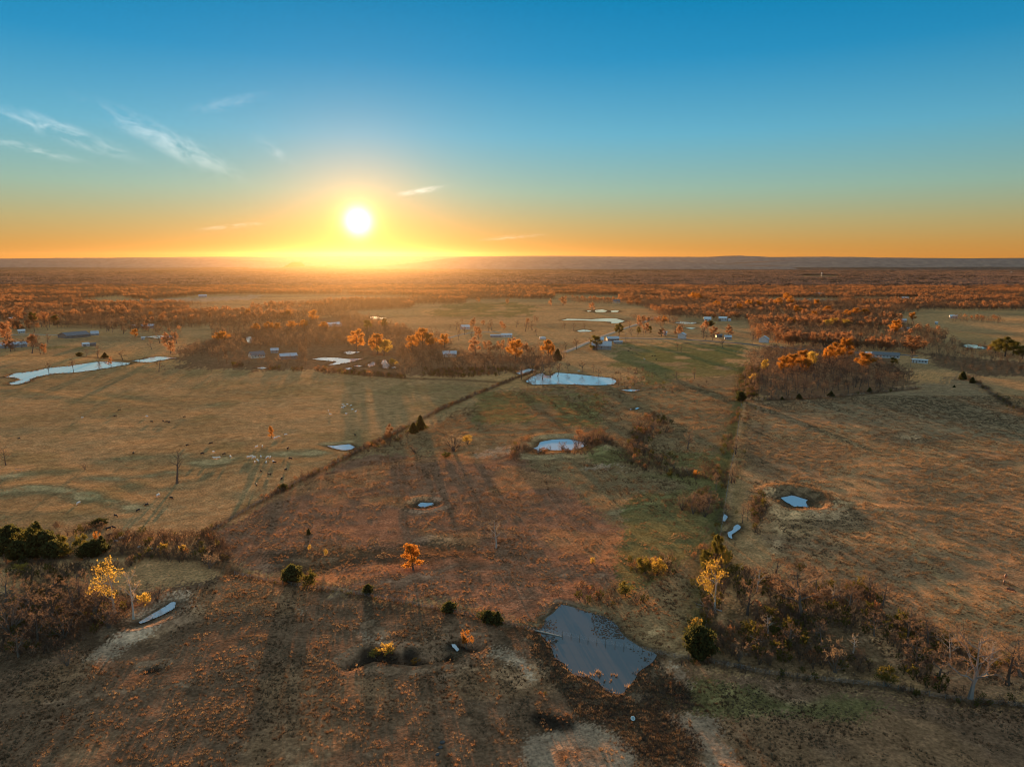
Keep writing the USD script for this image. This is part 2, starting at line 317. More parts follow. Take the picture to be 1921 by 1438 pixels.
HEDGES = [(LineString(G(np.array(p)[:, 0], np.array(p)[:, 1])), w) for p, w in (
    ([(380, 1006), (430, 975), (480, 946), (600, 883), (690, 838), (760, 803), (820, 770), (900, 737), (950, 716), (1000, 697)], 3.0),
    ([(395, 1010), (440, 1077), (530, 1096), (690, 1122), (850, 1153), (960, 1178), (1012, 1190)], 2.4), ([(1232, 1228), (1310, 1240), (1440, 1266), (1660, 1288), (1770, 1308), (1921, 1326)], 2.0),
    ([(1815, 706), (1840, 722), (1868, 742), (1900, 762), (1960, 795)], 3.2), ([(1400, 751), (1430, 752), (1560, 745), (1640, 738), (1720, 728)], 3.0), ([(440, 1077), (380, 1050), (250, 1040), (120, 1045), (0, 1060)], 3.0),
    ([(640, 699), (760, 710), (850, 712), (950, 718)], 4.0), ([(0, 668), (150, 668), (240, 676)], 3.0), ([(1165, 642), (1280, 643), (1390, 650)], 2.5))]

PIT_SHADE = [(LineString(G(np.array(p)[:, 0], np.array(p)[:, 1])), w) for p, w in (([(662, 1241), (690, 1230), (715, 1222), (735, 1226)], 1.6), ([(695, 1222), (718, 1232), (735, 1236)], 2.4), ([(768, 1222), (776, 1232), (790, 1234)], 1.7), ([(848, 1213), (862, 1216), (885, 1213)], 1.4), ([(838, 1232), (845, 1238)], 1.5), ([(1012, 1345), (1035, 1350), (1060, 1358)], 2.0), ([(1260, 1292), (1282, 1304)], 1.6), ([(278, 1254), (292, 1252)], 1.3))]  # near-black shade of the gully pits, painted into the ground colour


def cover(x, y):
    """Base colour of the ground at each point, painted pit shade included."""
    n = len(x)
    d = np.hypot(x, y)
    j = .012 * d
    wx, wy = x + j * (fbm2(x, y, 18, 3, 21) - .5) * 3 + j * .35 * RNG.standard_normal(n), y + 2.2 * j * (fbm2(x, y, 18, 3, 22) - .5) * 3 + j * .7 * RNG.standard_normal(n)
    big, mid, fine = fbm2(x, y, 120, 4, 31), fbm2(x, y, 22, 4, 32), fbm2(x, y, 5, 3, 33)
    col = np.tile(np.array([.27, .165, .08]), (n, 1))
    lerp = lambda m, c, k=1.0: np.copyto(col, col + (np.asarray(c) - col) * (np.asarray(m, float) * k)[:, None])
    strip = fbm2(x * .35, y, 60, 3, 34)
    lerp(smoothstep((strip - .45) * 6), (.17, .115, .06), .8)
    lerp(smoothstep((big - .55) * 8), (.32, .18, .075), .6)
    lerp(inside(LEFT_PASTURE, wx, wy), (.25, .16, .08))
    lp = inside(LEFT_PASTURE, wx, wy)
    lerp(lp * smoothstep((big - .45) * 7), (.185, .125, .062), .8)
    lerp(lp * smoothstep((mid - .52) * 9), (.15, .115, .055), .6)
    lerp(inside(MIDDLE_FIELD, wx, wy), (.155, .105, .056))
    mf = inside(MIDDLE_FIELD, wx, wy)
    lerp(mf * smoothstep((mid - .5) * 8), (.22, .135, .066), .7)
    rf = inside(RUSTY_FIELD, wx, wy)
    lerp(rf, (.165, .09, .056))
    lerp(rf * smoothstep((mid - .5) * 9), (.27, .13, .06), .75)
    rg = inside(RIGHT_FIELD, wx, wy)
    lerp(rg, (.20, .125, .07))
    lerp(rg * smoothstep((mid - .48) * 8), (.28, .17, .085), .7)
    lerp(rg * smoothstep((big - .52) * 9), (.15, .095, .055), .6)
    lerp(inside(GREY_RIGHT, wx, wy), (.17, .125, .075), .8)
    lerp(inside(RIGHT_FAR, wx, wy), (.24, .15, .075))
    nf = inside(NEAR_FIELD, wx, wy)
    lerp(nf, (.125, .076, .047))
    lerp(nf * smoothstep((mid - .5) * 8), (.19, .11, .06), .8)
    for p in GREEN:
        lerp(inside(p, wx, wy) * smoothstep((mid - .3) * 5), (.10, .094, .036), .75)
    for p in WOOD_FLOOR:
        lerp(inside(p, wx, wy), (.10, .062, .038), .9)
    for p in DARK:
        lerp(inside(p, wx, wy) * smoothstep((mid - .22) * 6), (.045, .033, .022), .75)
    for p in PALE:
        lerp(inside(p, wx, wy) * smoothstep((fine - .25) * 5), (.25, .182, .128), .75)
    pts = shapely.points(x, y)
    sel = np.flatnonzero(d < 900)
    dl = shapely.distance(LANE, pts[sel])
    lane = np.zeros(n); lane[sel] = np.exp(-(dl / 5.5) ** 2); lerp(lane, (.05, .055, .022), .9)
    pl = shapely.distance(TRACKS[4], pts[sel]); lane[:] = 0; lane[sel] = np.exp(-(pl / 1.5) ** 2); lerp(lane, (.25, .16, .085), .8)
    for t in TRACKS[:4] + TRACKS[5:]:
        lane[:] = 0; lane[sel] = np.exp(-(shapely.distance(t, pts[sel]) / 1.2) ** 2); lerp(lane, (.27, .175, .085), .65)
    for i, (p, _, D) in enumerate(PONDS):                                 # wet mud round the water
        b, mg = p.bounds, max(2.5, .006 * D)
        near = np.flatnonzero((x > b[0] - 3 * mg) & (x < b[2] + 3 * mg) & (y > b[1] - 3 * mg) & (y < b[3] + 3 * mg))
        if len(near):
            m = np.zeros(n); m[near] = np.exp(-(shapely.distance(p, pts[near]) / mg) ** 2); lerp(m, (.04, .032, .022), .85)
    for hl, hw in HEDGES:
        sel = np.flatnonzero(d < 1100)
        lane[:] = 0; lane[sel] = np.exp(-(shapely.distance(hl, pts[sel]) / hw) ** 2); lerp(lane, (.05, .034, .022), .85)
    for gl, hw in PIT_SHADE:
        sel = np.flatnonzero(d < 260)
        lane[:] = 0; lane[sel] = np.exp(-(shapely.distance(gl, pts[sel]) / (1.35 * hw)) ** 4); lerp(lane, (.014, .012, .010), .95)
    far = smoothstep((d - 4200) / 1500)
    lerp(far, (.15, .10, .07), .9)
    return 2.1 * np.array([1.14, .94, .80]) * col * (.8 + .4 * fine)[:, None]


rows = np.concatenate([[-600, -100, 40, 75], (np.linspace(92 ** -.75, 9000 ** -.75, 640)) ** (-1 / .75), np.geomspace(9200, 11300, 8)])
cols = np.concatenate([[-4, -2.2, -1.4, -1.0], np.linspace(-.84, .84, 760), [1.0, 1.4, 2.2, 4]])
yy = np.repeat(rows[:, None], len(cols), 1)
xx = np.maximum(rows, 92)[:, None] * cols[None, :]
zz = ground(xx, yy)
verts = np.stack([xx, yy, zz], -1).reshape(-1, 3)
nc = len(cols)
q = (np.arange(len(rows) - 1)[:, None] * nc + np.arange(nc - 1)[None, :]).ravel()
faces = np.vstack([np.stack([q, q + 1, q + nc + 1], 1), np.stack([q, q + nc + 1, q + nc], 1)])
ground_mat = M('pasture', {
    'a': ('attribute', {'attribute': 'tint'}), 'g': ('geometry', {}), 'n': ('noise_texture', {'scale': 1.1, 'detail': 5.0, 'roughness': .65}), 'n2': ('noise_texture', {'scale': .22, 'detail': 4.0}),
    'r': ('map_range', {'from_min': .3, 'from_max': .7, 'to_min': .5, 'to_max': 1.5}), 'r2': ('map_range', {'from_min': .3, 'from_max': .7, 'to_min': .75, 'to_max': 1.25}),
    'm': ('math', {'math_type': 'multiply'}), 's': ('vector_math', {'math_type': 'scale'}),
    'b': ('bump', {'strength': .9, 'distance': 1.0}), 'd': ('diffuse_bsdf', {'roughness': .6}), 't': ('translucent_bsdf', {}), 'x': ('mix_closure', {'fac': .0})},
    [('g.position', 'n.vector'), ('g.position', 'n2.vector'), ('n.fac', 'r.value'), ('n2.fac', 'r2.value'), ('r.result', 'm.value1'), ('r2.result', 'm.value2'), ('a.color', 's.vector1'), ('m.value', 's.scale'),
     ('n.fac', 'b.height'), ('s.vector', 'd.color'), ('b.normal', 'd.normal')], surface='d.BSDF')
gm = usdkit.mesh(stage, numbered('ground'), (verts, faces), ground_mat, smooth=True)
tag(gm.GetPrim(), 'rolling dry pasture of brown and straw coloured grass', kind='structure')
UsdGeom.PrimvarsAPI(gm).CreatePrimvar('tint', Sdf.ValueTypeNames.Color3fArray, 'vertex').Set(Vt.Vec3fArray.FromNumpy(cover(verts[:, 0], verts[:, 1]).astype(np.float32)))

# water: clear in the near pond, sky glare painted in as pale diffuse in the others
for wname, murk_glare, ior in (('water', (.06, .05, .042), 1.75), ('glare_water', (.54, .53, .52), 2.4)):
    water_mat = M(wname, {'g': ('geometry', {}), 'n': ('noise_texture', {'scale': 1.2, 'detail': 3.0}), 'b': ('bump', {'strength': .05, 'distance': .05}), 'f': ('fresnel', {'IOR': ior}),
                        'd': ('diffuse_bsdf', {'color': murk_glare}), 'gl': ('glossy_bsdf', {'color': (1, 1, 1), 'roughness': .02}), 'x': ('mix_closure', {})},
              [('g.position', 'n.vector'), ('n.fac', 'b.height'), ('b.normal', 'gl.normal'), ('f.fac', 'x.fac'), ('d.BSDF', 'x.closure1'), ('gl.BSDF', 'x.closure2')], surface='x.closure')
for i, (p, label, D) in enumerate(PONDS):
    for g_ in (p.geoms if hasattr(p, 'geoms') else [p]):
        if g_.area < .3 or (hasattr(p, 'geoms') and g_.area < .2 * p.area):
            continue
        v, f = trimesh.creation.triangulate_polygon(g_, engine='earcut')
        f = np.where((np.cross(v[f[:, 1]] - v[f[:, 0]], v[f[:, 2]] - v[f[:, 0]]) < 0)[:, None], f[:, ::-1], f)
        structure('pond', (np.column_stack([v, np.full(len(v), POND_Z[i])]), f), '/World/Looks/water' if i == 0 else '/World/Looks/glare_water', label=label)


# ---------------------------------------------------------------- far ridges on the horizon
def ridge(name, y0, depth, prof, label, mat, x0, x1, seed):
    nx, ny = 320, 14
    xs = np.linspace(x0, x1, nx)
    t = np.linspace(0, 1, ny)
    X, T = np.meshgrid(xs, t, indexing='ij')
    top = np.interp(xs, *zip(*prof))[:, None]
    shape = smoothstep(T / .55) * smoothstep((1 - T) / .25)
    Z = (top + 12) * shape * (.97 + .06 * fbm2(X, T * depth, 900, 4, seed)) + 9 * shape * (fbm2(X, T * depth, 130, 3, seed + 3) - .5) - 12
    Y = y0 + T * depth
    v = np.stack([X, Y, Z], -1).reshape(-1, 3)
    q = (np.arange(nx - 1)[:, None] * ny + np.arange(ny - 1)[None, :]).ravel()
    f = np.vstack([np.stack([q, q + ny, q + ny + 1], 1), np.stack([q, q + ny + 1, q + 1], 1)])
    return structure(name, (v, f), mat, True, label)


far_wood = M('distant_wooded_slope', {'g': ('geometry', {}), 'n': ('noise_texture', {'scale': .012, 'detail': 8.0, 'roughness': .7}), 'r': ('rgb_ramp', {'ramp': [(.3, (.135, .092, .075)), (.5, (.20, .13, .10)), (.7, (.28, .17, .115))]}),
                                      'd': ('diffuse_bsdf', {})}, [('g.position', 'n.vector'), ('n.fac', 'r.fac'), ('r.color', 'd.color')], surface='d.BSDF')
K = lambda px, D: (px - 960.5) / F * D


def skyline(D, pts):
    """Ridge heights that reach these pixels' elevations at distance D."""
    return [(K(px, D), H + (486 - py) / F * D) for px, py in pts]


ridge('hills', 9000, 1700, skyline(9800, [(-400, 487), (0, 485.5), (180, 484.5), (230, 482.5), (300, 483), (400, 481.5), (560, 482), (640, 480.5), (820, 481), (960, 480.5), (1020, 480), (1150, 481.5), (1330, 482), (1385, 479.5), (1440, 482), (1540, 481.5), (1650, 483), (1800, 484.5), (1921, 484), (2300, 486)]),
      'long blue grey ridge along the whole skyline', far_wood, K(-500, 9800), K(2420, 9800), 41)
ridge('hills', 6700, 1300, skyline(7400, [(700, 500), (790, 492), (840, 485), (870, 482.5), (960, 481.8), (1060, 482.5), (1150, 486), (1260, 490), (1400, 498)]),
      'flat topped wooded mesa in front of the middle of the skyline', far_wood, K(640, 7400), K(1460, 7400), 47)
ridge('hills', 7800, 1200, skyline(8500, [(-300, 486), (0, 485), (120, 484), (230, 483.5), (330, 484.5), (420, 486), (520, 491)]),
      'low wooded rise on the left of the skyline', far_wood, K(-400, 8500), K(560, 8500), 53)
ridge('hills', 7800, 1200, skyline(8500, [(1360, 494), (1480, 488), (1600, 486), (1700, 485), (1800, 485.6), (1921, 485), (2100, 485)]),
      'low wooded rise on the right of the skyline', far_wood, K(1330, 8500), K(2300, 8500), 59)


hz = trimesh.creation.box([92000, 12200, 235])
hz.apply_translation([0, 5400, 235 / 2 - 40])
haze_mat = M('haze', {'v': ('principled_volume', {'color': (.97, .71, .42), 'density': HAZE, 'anisotropy': .84})}, volume='v.volume')
structure('haze', hz, haze_mat, label='pale evening haze over the plain', kind='stuff')


# ---------------------------------------------------------------- plant materials
def leafy(name, ramp, trans=.45, island=False):
    """Colour varies from plant to plant and leaf to leaf; light passes through."""
    nd = {'o': ('object_info', {}), 'g': ('geometry', {}), 'a': ('math', {'math_type': 'multiply_add', 'value2': .45}), 'h': ('math', {'math_type': 'multiply', 'value2': .55}), 'r': ('rgb_ramp', {'ramp': ramp}),
          'd': ('diffuse_bsdf', {}), 't': ('translucent_bsdf', {}), 'x': ('mix_closure', {'fac': trans})}
    ln = [('o.random', 'h.value1'), ('h.value', 'a.value3'), ('g.random_per_island', 'a.value1'), ('a.value', 'r.fac'), ('r.color', 'd.color'), ('r.color', 't.color'), ('d.BSDF', 'x.closure1'), ('t.BSDF', 'x.closure2')]
    return M(name, nd, ln, surface='x.closure')


MAT = dict(
    bark=leafy('bark', [(0, (.075, .055, .042)), (.5, (.13, .095, .072)), (1, (.19, .145, .11))], .0),
    grey_bark=leafy('grey_bark', [(0, (.16, .13, .11)), (1, (.25, .21, .18))], .0),
    pale_bark=leafy('pale_bark', [(0, (.30, .25, .20)), (1, (.45, .38, .31))], .0),
    twig=leafy('twig', [(0, (.17, .115, .078)), (.5, (.25, .168, .112)), (1, (.33, .225, .145))], .35),
    dark_twig=leafy('dark_twig', [(0, (.11, .077, .057)), (.5, (.17, .115, .082)), (1, (.25, .16, .10))], .3),
    pale_twig=leafy('pale_twig', [(0, (.30, .22, .14)), (1, (.46, .34, .22))], .35),
    russet=leafy('russet_leaf', [(0, (.22, .115, .06)), (.5, (.34, .165, .08)), (1, (.46, .23, .10))], .5),
    orange=leafy('orange_leaf', [(0, (.30, .13, .025)), (.5, (.46, .20, .035)), (1, (.60, .29, .05))], .5),
    yellow=leafy('yellow_leaf', [(0, (.36, .24, .05)), (.5, (.50, .34, .07)), (1, (.62, .45, .11))], .5),
    olive=leafy('olive_leaf', [(0, (.09, .085, .022)), (.5, (.16, .13, .03)), (1, (.24, .17, .04))], .45),
    cedar=leafy('cedar_needle', [(0, (.05, .055, .02)), (.5, (.085, .085, .03)), (1, (.16, .14, .045))], .4),
    grass=leafy('straw_grass', [(0, (.16, .105, .062)), (.35, (.25, .165, .095)), (.7, (.37, .245, .14)), (1, (.50, .34, .20))], .4),
    rust_grass=leafy('rust_grass', [(0, (.15, .085, .048)), (.5, (.28, .155, .082)), (1, (.42, .235, .12))], .4),
    far_wood=leafy('wood_crowns', [(0, (.21, .15, .12)), (.35, (.31, .205, .15)), (.6, (.42, .24, .15)), (.8, (.50, .28, .16)), (1, (.60, .34, .17))], .35),
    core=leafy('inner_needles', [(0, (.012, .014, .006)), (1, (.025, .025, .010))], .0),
)


# ---------------------------------------------------------------- plant shapes
class MB:
    def __init__(s):
        s.v, s.f, s.n = [], [], 0

    def add(s, v, f):
        v = np.asarray(v, float).reshape(-1, 3)
        s.v.append(v); s.f.append(np.asarray(f, int) + s.n); s.n += len(v)

    def tube(s, pts, rad, k=4):
        pts = np.asarray(pts, float); n = len(pts)
        t = np.gradient(pts, axis=0); t /= np.linalg.norm(t, axis=1, keepdims=True) + 1e-9
        ref = np.where(np.abs(t[:, 2:3]) > .9, [[1., 0, 0]], [[0, 0, 1.]])
        a = np.cross(t, ref); a /= np.linalg.norm(a, axis=1, keepdims=True) + 1e-9
        b = np.cross(t, a)
        ang = np.arange(k) / k * 2 * np.pi
        ring = pts[:, None] + np.asarray(rad)[:, None, None] * (np.cos(ang)[None, :, None] * a[:, None] + np.sin(ang)[None, :, None] * b[:, None])
        i, j = np.meshgrid(np.arange(n - 1), np.arange(k), indexing='ij')
        p, q_ = (i * k + j).ravel(), (i * k + (j + 1) % k).ravel()
        s.add(ring, np.vstack([np.stack([p, q_, q_ + k], 1), np.stack([p, q_ + k, p + k], 1)]))

    def slivers(s, a, b, w, rng):
        """Thin triangles from a to b: twigs."""
        d = b - a
        side = np.cross(d, rng.standard_normal(d.shape)); side /= np.linalg.norm(side, axis=1, keepdims=True) + 1e-9
        v = np.stack([a - side * w[:, None] / 2, a + side * w[:, None] / 2, b], 1)
        s.add(v, np.arange(3 * len(a)).reshape(-1, 3))

    def leaves(s, c, size, rng, up=0.0):
        """Small four cornered leaves or sprays, any way up."""
        n = len(c)
        a = rng.standard_normal((n, 3)); a /= np.linalg.norm(a, axis=1, keepdims=True)
        b = np.cross(a, rng.standard_normal((n, 3))); b /= np.linalg.norm(b, axis=1, keepdims=True)
        sz = (size * rng.uniform(.6, 1.4, n))[:, None]
        v = np.stack([c - a * sz, c - b * sz * .55, c + a * sz, c + b * sz * .55], 1)
        k = np.arange(n)[:, None] * 4
        s.add(v, np.vstack([k + [[0, 1, 2]], k + [[0, 2, 3]]]))

    def mesh(s):
        return np.vstack(s.v), np.vstack(s.f)


def bare_tree(seed, h=10., spread=.42, limbs=8, stem=.28, twig_w=.07, sub=5, fine=5, stems=1, r0=None, lean=0.0):
    """Trunk with limbs (MB), twigs (MB) and the tips where leaves may sit."""
    rng = np.random.default_rng(seed)
    wood, twig, tips = MB(), MB(), []
    r0 = r0 or .026 * h
    for st in range(stems):
        az0 = rng.uniform(0, 6.28)
        tilt = (0.10 if stems == 1 else rng.uniform(.15, .75)) * 1.0
        top = np.array([math.cos(az0) * tilt + lean, math.sin(az0) * tilt, 1.0]); top = top / np.linalg.norm(top) * h * rng.uniform(.78, .9)
        n = 7
        t = np.linspace(0, 1, n)
        pts = t[:, None] * top + np.column_stack([.014 * h * np.cumsum(rng.standard_normal((n, 2)) * .5, 0) * (t[:, None] > 0), np.zeros(n)])
        pts[0] = [.02 * h * math.cos(az0) * (stems > 1), .02 * h * math.sin(az0) * (stems > 1), -.3]
        rr = r0 / math.sqrt(stems) * (1 - .82 * t); rr[0] *= 1.35
        wood.tube(pts, rr, 6)
        for li in range(max(2, limbs // stems)):
            f = stem + (1 - stem) * (li + rng.uniform(.1, .9)) / max(2, limbs // stems)
            f = min(f, .98)
            p0 = np.array([np.interp(f, t, pts[:, k]) for k in range(3)])
            az = li * 2.4 + rng.uniform(-.5, .5) + az0
            up = rng.uniform(.45, 1.1) + .8 * max(0, f - .6)
            L = h * spread * rng.uniform(.7, 1.1) * (1.05 - .55 * max(0, f - stem) / (1 - stem)) * (1 if f < .9 else .8)
            d = np.array([math.cos(az), math.sin(az), up]); d /= np.linalg.norm(d)
            m = 5
            tt = np.linspace(0, 1, m)
            lp = p0 + tt[:, None] * d * L + np.outer(tt ** 2, [0, 0, .12 * L]) + np.vstack([[0, 0, 0], rng.standard_normal((m - 1, 3)) * .05 * L])
            lr = np.interp(f, t, rr) * .62 * (1 - .8 * tt) + .006
            wood.tube(lp, lr, 4)
            for si in range(sub):
                g = .25 + .75 * (si + rng.uniform(0, 1)) / sub
                q0 = np.array([np.interp(g, tt, lp[:, k]) for k in range(3)])
                e = d + rng.standard_normal(3) * .65 + [0, 0, .3]; e /= np.linalg.norm(e)
                l2 = L * .5 * rng.uniform(.6, 1.15) * (1.2 - .6 * g)
                sp = q0 + np.linspace(0, 1, 4)[:, None] * e * l2 + np.vstack([[0, 0, 0], rng.standard_normal((3, 3)) * .05 * l2])
                wood.tube(sp, np.interp(g, tt, lr) * .5 * np.array([1, .75, .5, .25]) + .005, 3)
                k = fine
                pos = rng.uniform(.15, 1.0, k)
                a = np.array([np.interp(pos * 3, range(4), sp[:, c]) for c in range(3)]).T
                dd = e + rng.standard_normal((k, 3)) * .8 + [0, 0, .25]; dd /= np.linalg.norm(dd, axis=1, keepdims=True)
                b = a + dd * (l2 * .62 * rng.uniform(.5, 1.1, k))[:, None]
                twig.slivers(a, b, np.full(k, twig_w), rng)
                for rep in range(4):
                    u = rng.uniform(.2, 1., k)[:, None]
                    a2 = a + (b - a) * u
                    d2 = dd + rng.standard_normal((k, 3)) * .75; d2 /= np.linalg.norm(d2, axis=1, keepdims=True)
                    b2 = a2 + d2 * (l2 * .4 * rng.uniform(.5, 1.1, k))[:, None]
                    twig.slivers(a2, b2, np.full(k, twig_w * .75), rng)
                    tips.append(b2)
                tips.append(b)
    return wood, twig, np.vstack(tips)


def leaf_crown(tips, n, size, seed, jitter=.35):
    rng = np.random.default_rng(seed)
    mb = MB()
    c = tips[rng.integers(0, len(tips), n)] + rng.standard_normal((n, 3)) * jitter
    mb.leaves(c, size, rng)
    return mb


def cedar_shapes(seed, h=5., r=1.6, n=1500, shape='cone'):
    rng = np.random.default_rng(seed)
    t = rng.uniform(0, 1, n) ** 1.35
    prof = (1 - t) ** .75 if shape == 'cone' else np.sqrt(np.clip(1 - (2 * t - .95) ** 2, 0.02, 1))
    az = rng.uniform(0, 2 * np.pi, n)
    lob = 1 + .30 * np.sin(3 * az + seed) * np.sin(7 * t + seed) + .26 * np.sin(5 * az + 9 * t) + .2 * np.sin(2 * az - 4 * t + seed)
    rad = r * prof * lob * np.sqrt(rng.uniform(.55, 1.05, n))
    c = np.stack([rad * np.cos(az), rad * np.sin(az), .08 * h + t * h * .95], 1) + rng.standard_normal((n, 3)) * .05 * r
    leaf = MB(); leaf.leaves(c, .10 * math.sqrt(h * r), rng)
    k = 12
    z = np.linspace(0, 1, 7)
    pr = ((1 - z) ** .75 if shape == 'cone' else np.sqrt(np.clip(1 - (2 * z - .95) ** 2, 0.02, 1))) * r * .62
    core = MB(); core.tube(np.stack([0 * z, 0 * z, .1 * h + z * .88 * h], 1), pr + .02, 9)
    trunk = MB(); trunk.tube([[0, 0, -.2], [0, 0, .3 * h]], [.04 * h, .02 * h], 6)
    return leaf, core, trunk


def crown_clump(seed, n, size, hgt, rad, tris='leaf', low=False):
    """A patch of n woodland crowns, each an uneven head of leaves."""
    rng = np.random.default_rng(seed)
    mb = MB()
    ico = trimesh.creation.icosphere(1 if not low else 0, 1.0)
    for i in range(n):
        c = np.array([rng.uniform(-size / 2, size / 2), rng.uniform(-size / 2, size / 2), 0.])
        r, hh = rad * rng.uniform(.7, 1.25), hgt * rng.uniform(.7, 1.2)
        v = ico.vertices * [r, r * rng.uniform(.8, 1.2), hh * .48]
        v = v * (1 + .28 * rng.standard_normal((len(v), 1))) + [0, 0, hh * .55] + c
        v[:, 2] = np.maximum(v[:, 2], -.5)
        mb.add(v, ico.faces)
        if not low:
            k = 22
            d = rng.standard_normal((k, 3)); d[:, 2] = np.abs(d[:, 2]); d /= np.linalg.norm(d, axis=1, keepdims=True)
            mb.leaves(d * [r, r, hh * .5] * 1.02 + [0, 0, hh * .55] + c, r * .32, rng)
    return mb


# ---------------------------------------------------------------- prototypes
UsdGeom.Scope.Define(stage, '/World')
stage.CreateClassPrim('/World/Kinds')
PROTO = {}


def proto(key, parts, scale=1.0):
    """A kind that copies refer to: parts are (name, mesh, material, smooth)."""
    path = f'/World/Kinds/{key}'
    UsdGeom.Xform.Define(stage, path)
    for nm, mesh, mat, *sm in parts:
        usdkit.mesh(stage, numbered(nm, path), mesh, mat, sm[0] if sm else False)
    PROTO[key] = path
    return path


def tree_proto(key, twig='twig', bark='bark', leaf=None, nleaf=0, lsize=.2, jitter=.35, crown='crown', **kw):
    w, t, tips = bare_tree(**kw)
    parts = [('trunk', w.mesh(), MAT[bark])]
    if leaf:
        lc = leaf_crown(tips, nleaf, lsize, kw['seed'] + 100, jitter)
        if nleaf < 1200:
            lc.add(*t.mesh())
        parts.append((crown, lc.mesh(), MAT[leaf]))
    else:
        parts.append((crown, t.mesh(), MAT[twig]))
    return proto(key, parts)


for k in range(4):
    tree_proto(f'bare_tree_near_{k}', seed=20 + k, h=10., limbs=10, sub=6, fine=6, twig_w=.05, spread=.40)
for k in range(3):
    tree_proto(f'bare_tree_mid_{k}', twig='dark_twig', seed=30 + k, h=10., limbs=8, sub=4, fine=5, twig_w=.2, spread=.36, stem=.3)
    tree_proto(f'brown_tree_mid_{k}', twig='twig', seed=36 + k, h=10., limbs=8, sub=4, fine=5, twig_w=.2, spread=.38, stem=.25)
for k in range(3):
    tree_proto(f'orange_tree_{k}', leaf='orange', seed=40 + k, h=10., limbs=9, sub=5, fine=4, nleaf=4200, lsize=.2, spread=.42, stem=.1)
    tree_proto(f'russet_tree_{k}', leaf='russet', seed=50 + k, h=10., limbs=8, sub=5, fine=4, nleaf=2600, lsize=.2, spread=.40, stem=.1)
tree_proto('yellow_tree_0', leaf='yellow', seed=60, h=10., limbs=9, sub=5, fine=4, nleaf=3600, lsize=.2, spread=.42, stem=.1)
tree_proto('olive_tree_0', leaf='olive', seed=61, h=10., limbs=9, sub=5, fine=4, nleaf=4600, lsize=.2, spread=.44, stem=.1)
tree_proto('olive_tree_1', leaf='olive', seed=62, h=10., limbs=9, sub=5, fine=4, nleaf=4600, lsize=.2, spread=.42, stem=.1)
tree_proto('half_bare_yellow_tree_0', leaf='yellow', seed=63, h=10., limbs=8, sub=5, fine=4, nleaf=900, lsize=.15, spread=.36, stem=.3, bark='pale_bark')
tree_proto('pale_tree_0', twig='pale_twig', bark='pale_bark', seed=64, h=10., limbs=8, sub=5, fine=5, twig_w=.05, spread=.34, stem=.3)
tree_proto('white_trunk_tree_0', twig='twig', bark='grey_bark', seed=67, h=10., limbs=11, sub=6, fine=6, twig_w=.05, spread=.46, stem=.2)
tree_proto('slim_orange_tree_0', leaf='orange', seed=65, h=10., limbs=12, sub=4, fine=4, nleaf=2400, lsize=.22, spread=.26, stem=.12)
for k in range(3):
    tree_proto(f'bare_shrub_{k}', seed=70 + k, h=4., stems=7, limbs=21, sub=4, fine=4, twig_w=.035, spread=.42, stem=.12, r0=.16)
    tree_proto(f'pale_shrub_{k}', twig='pale_twig', seed=75 + k, h=4., stems=7, limbs=21, sub=4, fine=4, twig_w=.04, spread=.42, stem=.12, r0=.16)
tree_proto('yellow_shrub_0', leaf='yellow', crown='foliage', seed=80, h=4., stems=6, limbs=18, sub=4, fine=3, nleaf=1500, lsize=.13, jitter=.2, spread=.42, stem=.15, r0=.14)
tree_proto('orange_shrub_0', leaf='orange', crown='foliage', seed=81, h=4., stems=5, limbs=15, sub=4, fine=3, nleaf=1100, lsize=.13, jitter=.2, spread=.40, stem=.15, r0=.14)
tree_proto('olive_shrub_0', leaf='olive', crown='foliage', seed=82, h=4., stems=6, limbs=18, sub=4, fine=3, nleaf=1700, lsize=.14, jitter=.22, spread=.42, stem=.1, r0=.14)
tree_proto('dead_tree_0', twig='dark_twig', seed=90, h=10., limbs=8, sub=3, fine=1, twig_w=.05, spread=.30, stem=.42, r0=.30, lean=.12)
tree_proto('dead_tree_1', twig='dark_twig', seed=91, h=10., limbs=7, sub=3, fine=1, twig_w=.04, spread=.42, stem=.35, r0=.36)
tree_proto('fallen_tree_0', twig='pale_twig', bark='pale_bark', seed=92, h=10., limbs=5, sub=2, fine=1, twig_w=.03, spread=.40, stem=.4, r0=.22)
for k in range(3):
    lf, co, tr = cedar_shapes(100 + k, h=5., r=1.55 + .2 * k, shape='cone')
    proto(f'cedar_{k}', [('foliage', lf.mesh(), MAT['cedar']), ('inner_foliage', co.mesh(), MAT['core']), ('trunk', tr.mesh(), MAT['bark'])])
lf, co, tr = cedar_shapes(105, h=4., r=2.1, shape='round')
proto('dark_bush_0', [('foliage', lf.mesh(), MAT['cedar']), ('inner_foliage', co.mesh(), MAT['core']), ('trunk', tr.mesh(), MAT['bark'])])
NV = {}
for key in PROTO:
    b_, _, k_ = key.rpartition('_')
    NV[b_] = max(NV.get(b_, 0), int(k_) + 1)
TALL = {k: (4. if 'shrub' in k or k == 'dark_bush' else 5.2 if k == 'cedar' else 10.) for k in NV}
COUNT = {}


def plant(kind, px, py, hpx, name, label, cat='tree', group=None, wide=1.0):
    """One plant with its foot at a pixel and so many photo pixels tall."""
    p = at(px, py)
    dist = math.sqrt(p[0] ** 2 + p[1] ** 2 + H ** 2)
    h = hpx * dist / F / math.cos(math.asin(H / dist))
    s = h / TALL[kind]
    i = COUNT.get(kind, 0); COUNT[kind] = i + 1
    return thing(name, label, cat, p - [0, 0, .05], random.uniform(0, 6.28), (s * wide, s * wide, s), group, PROTO[f'{kind}_{i % NV[kind]}'])


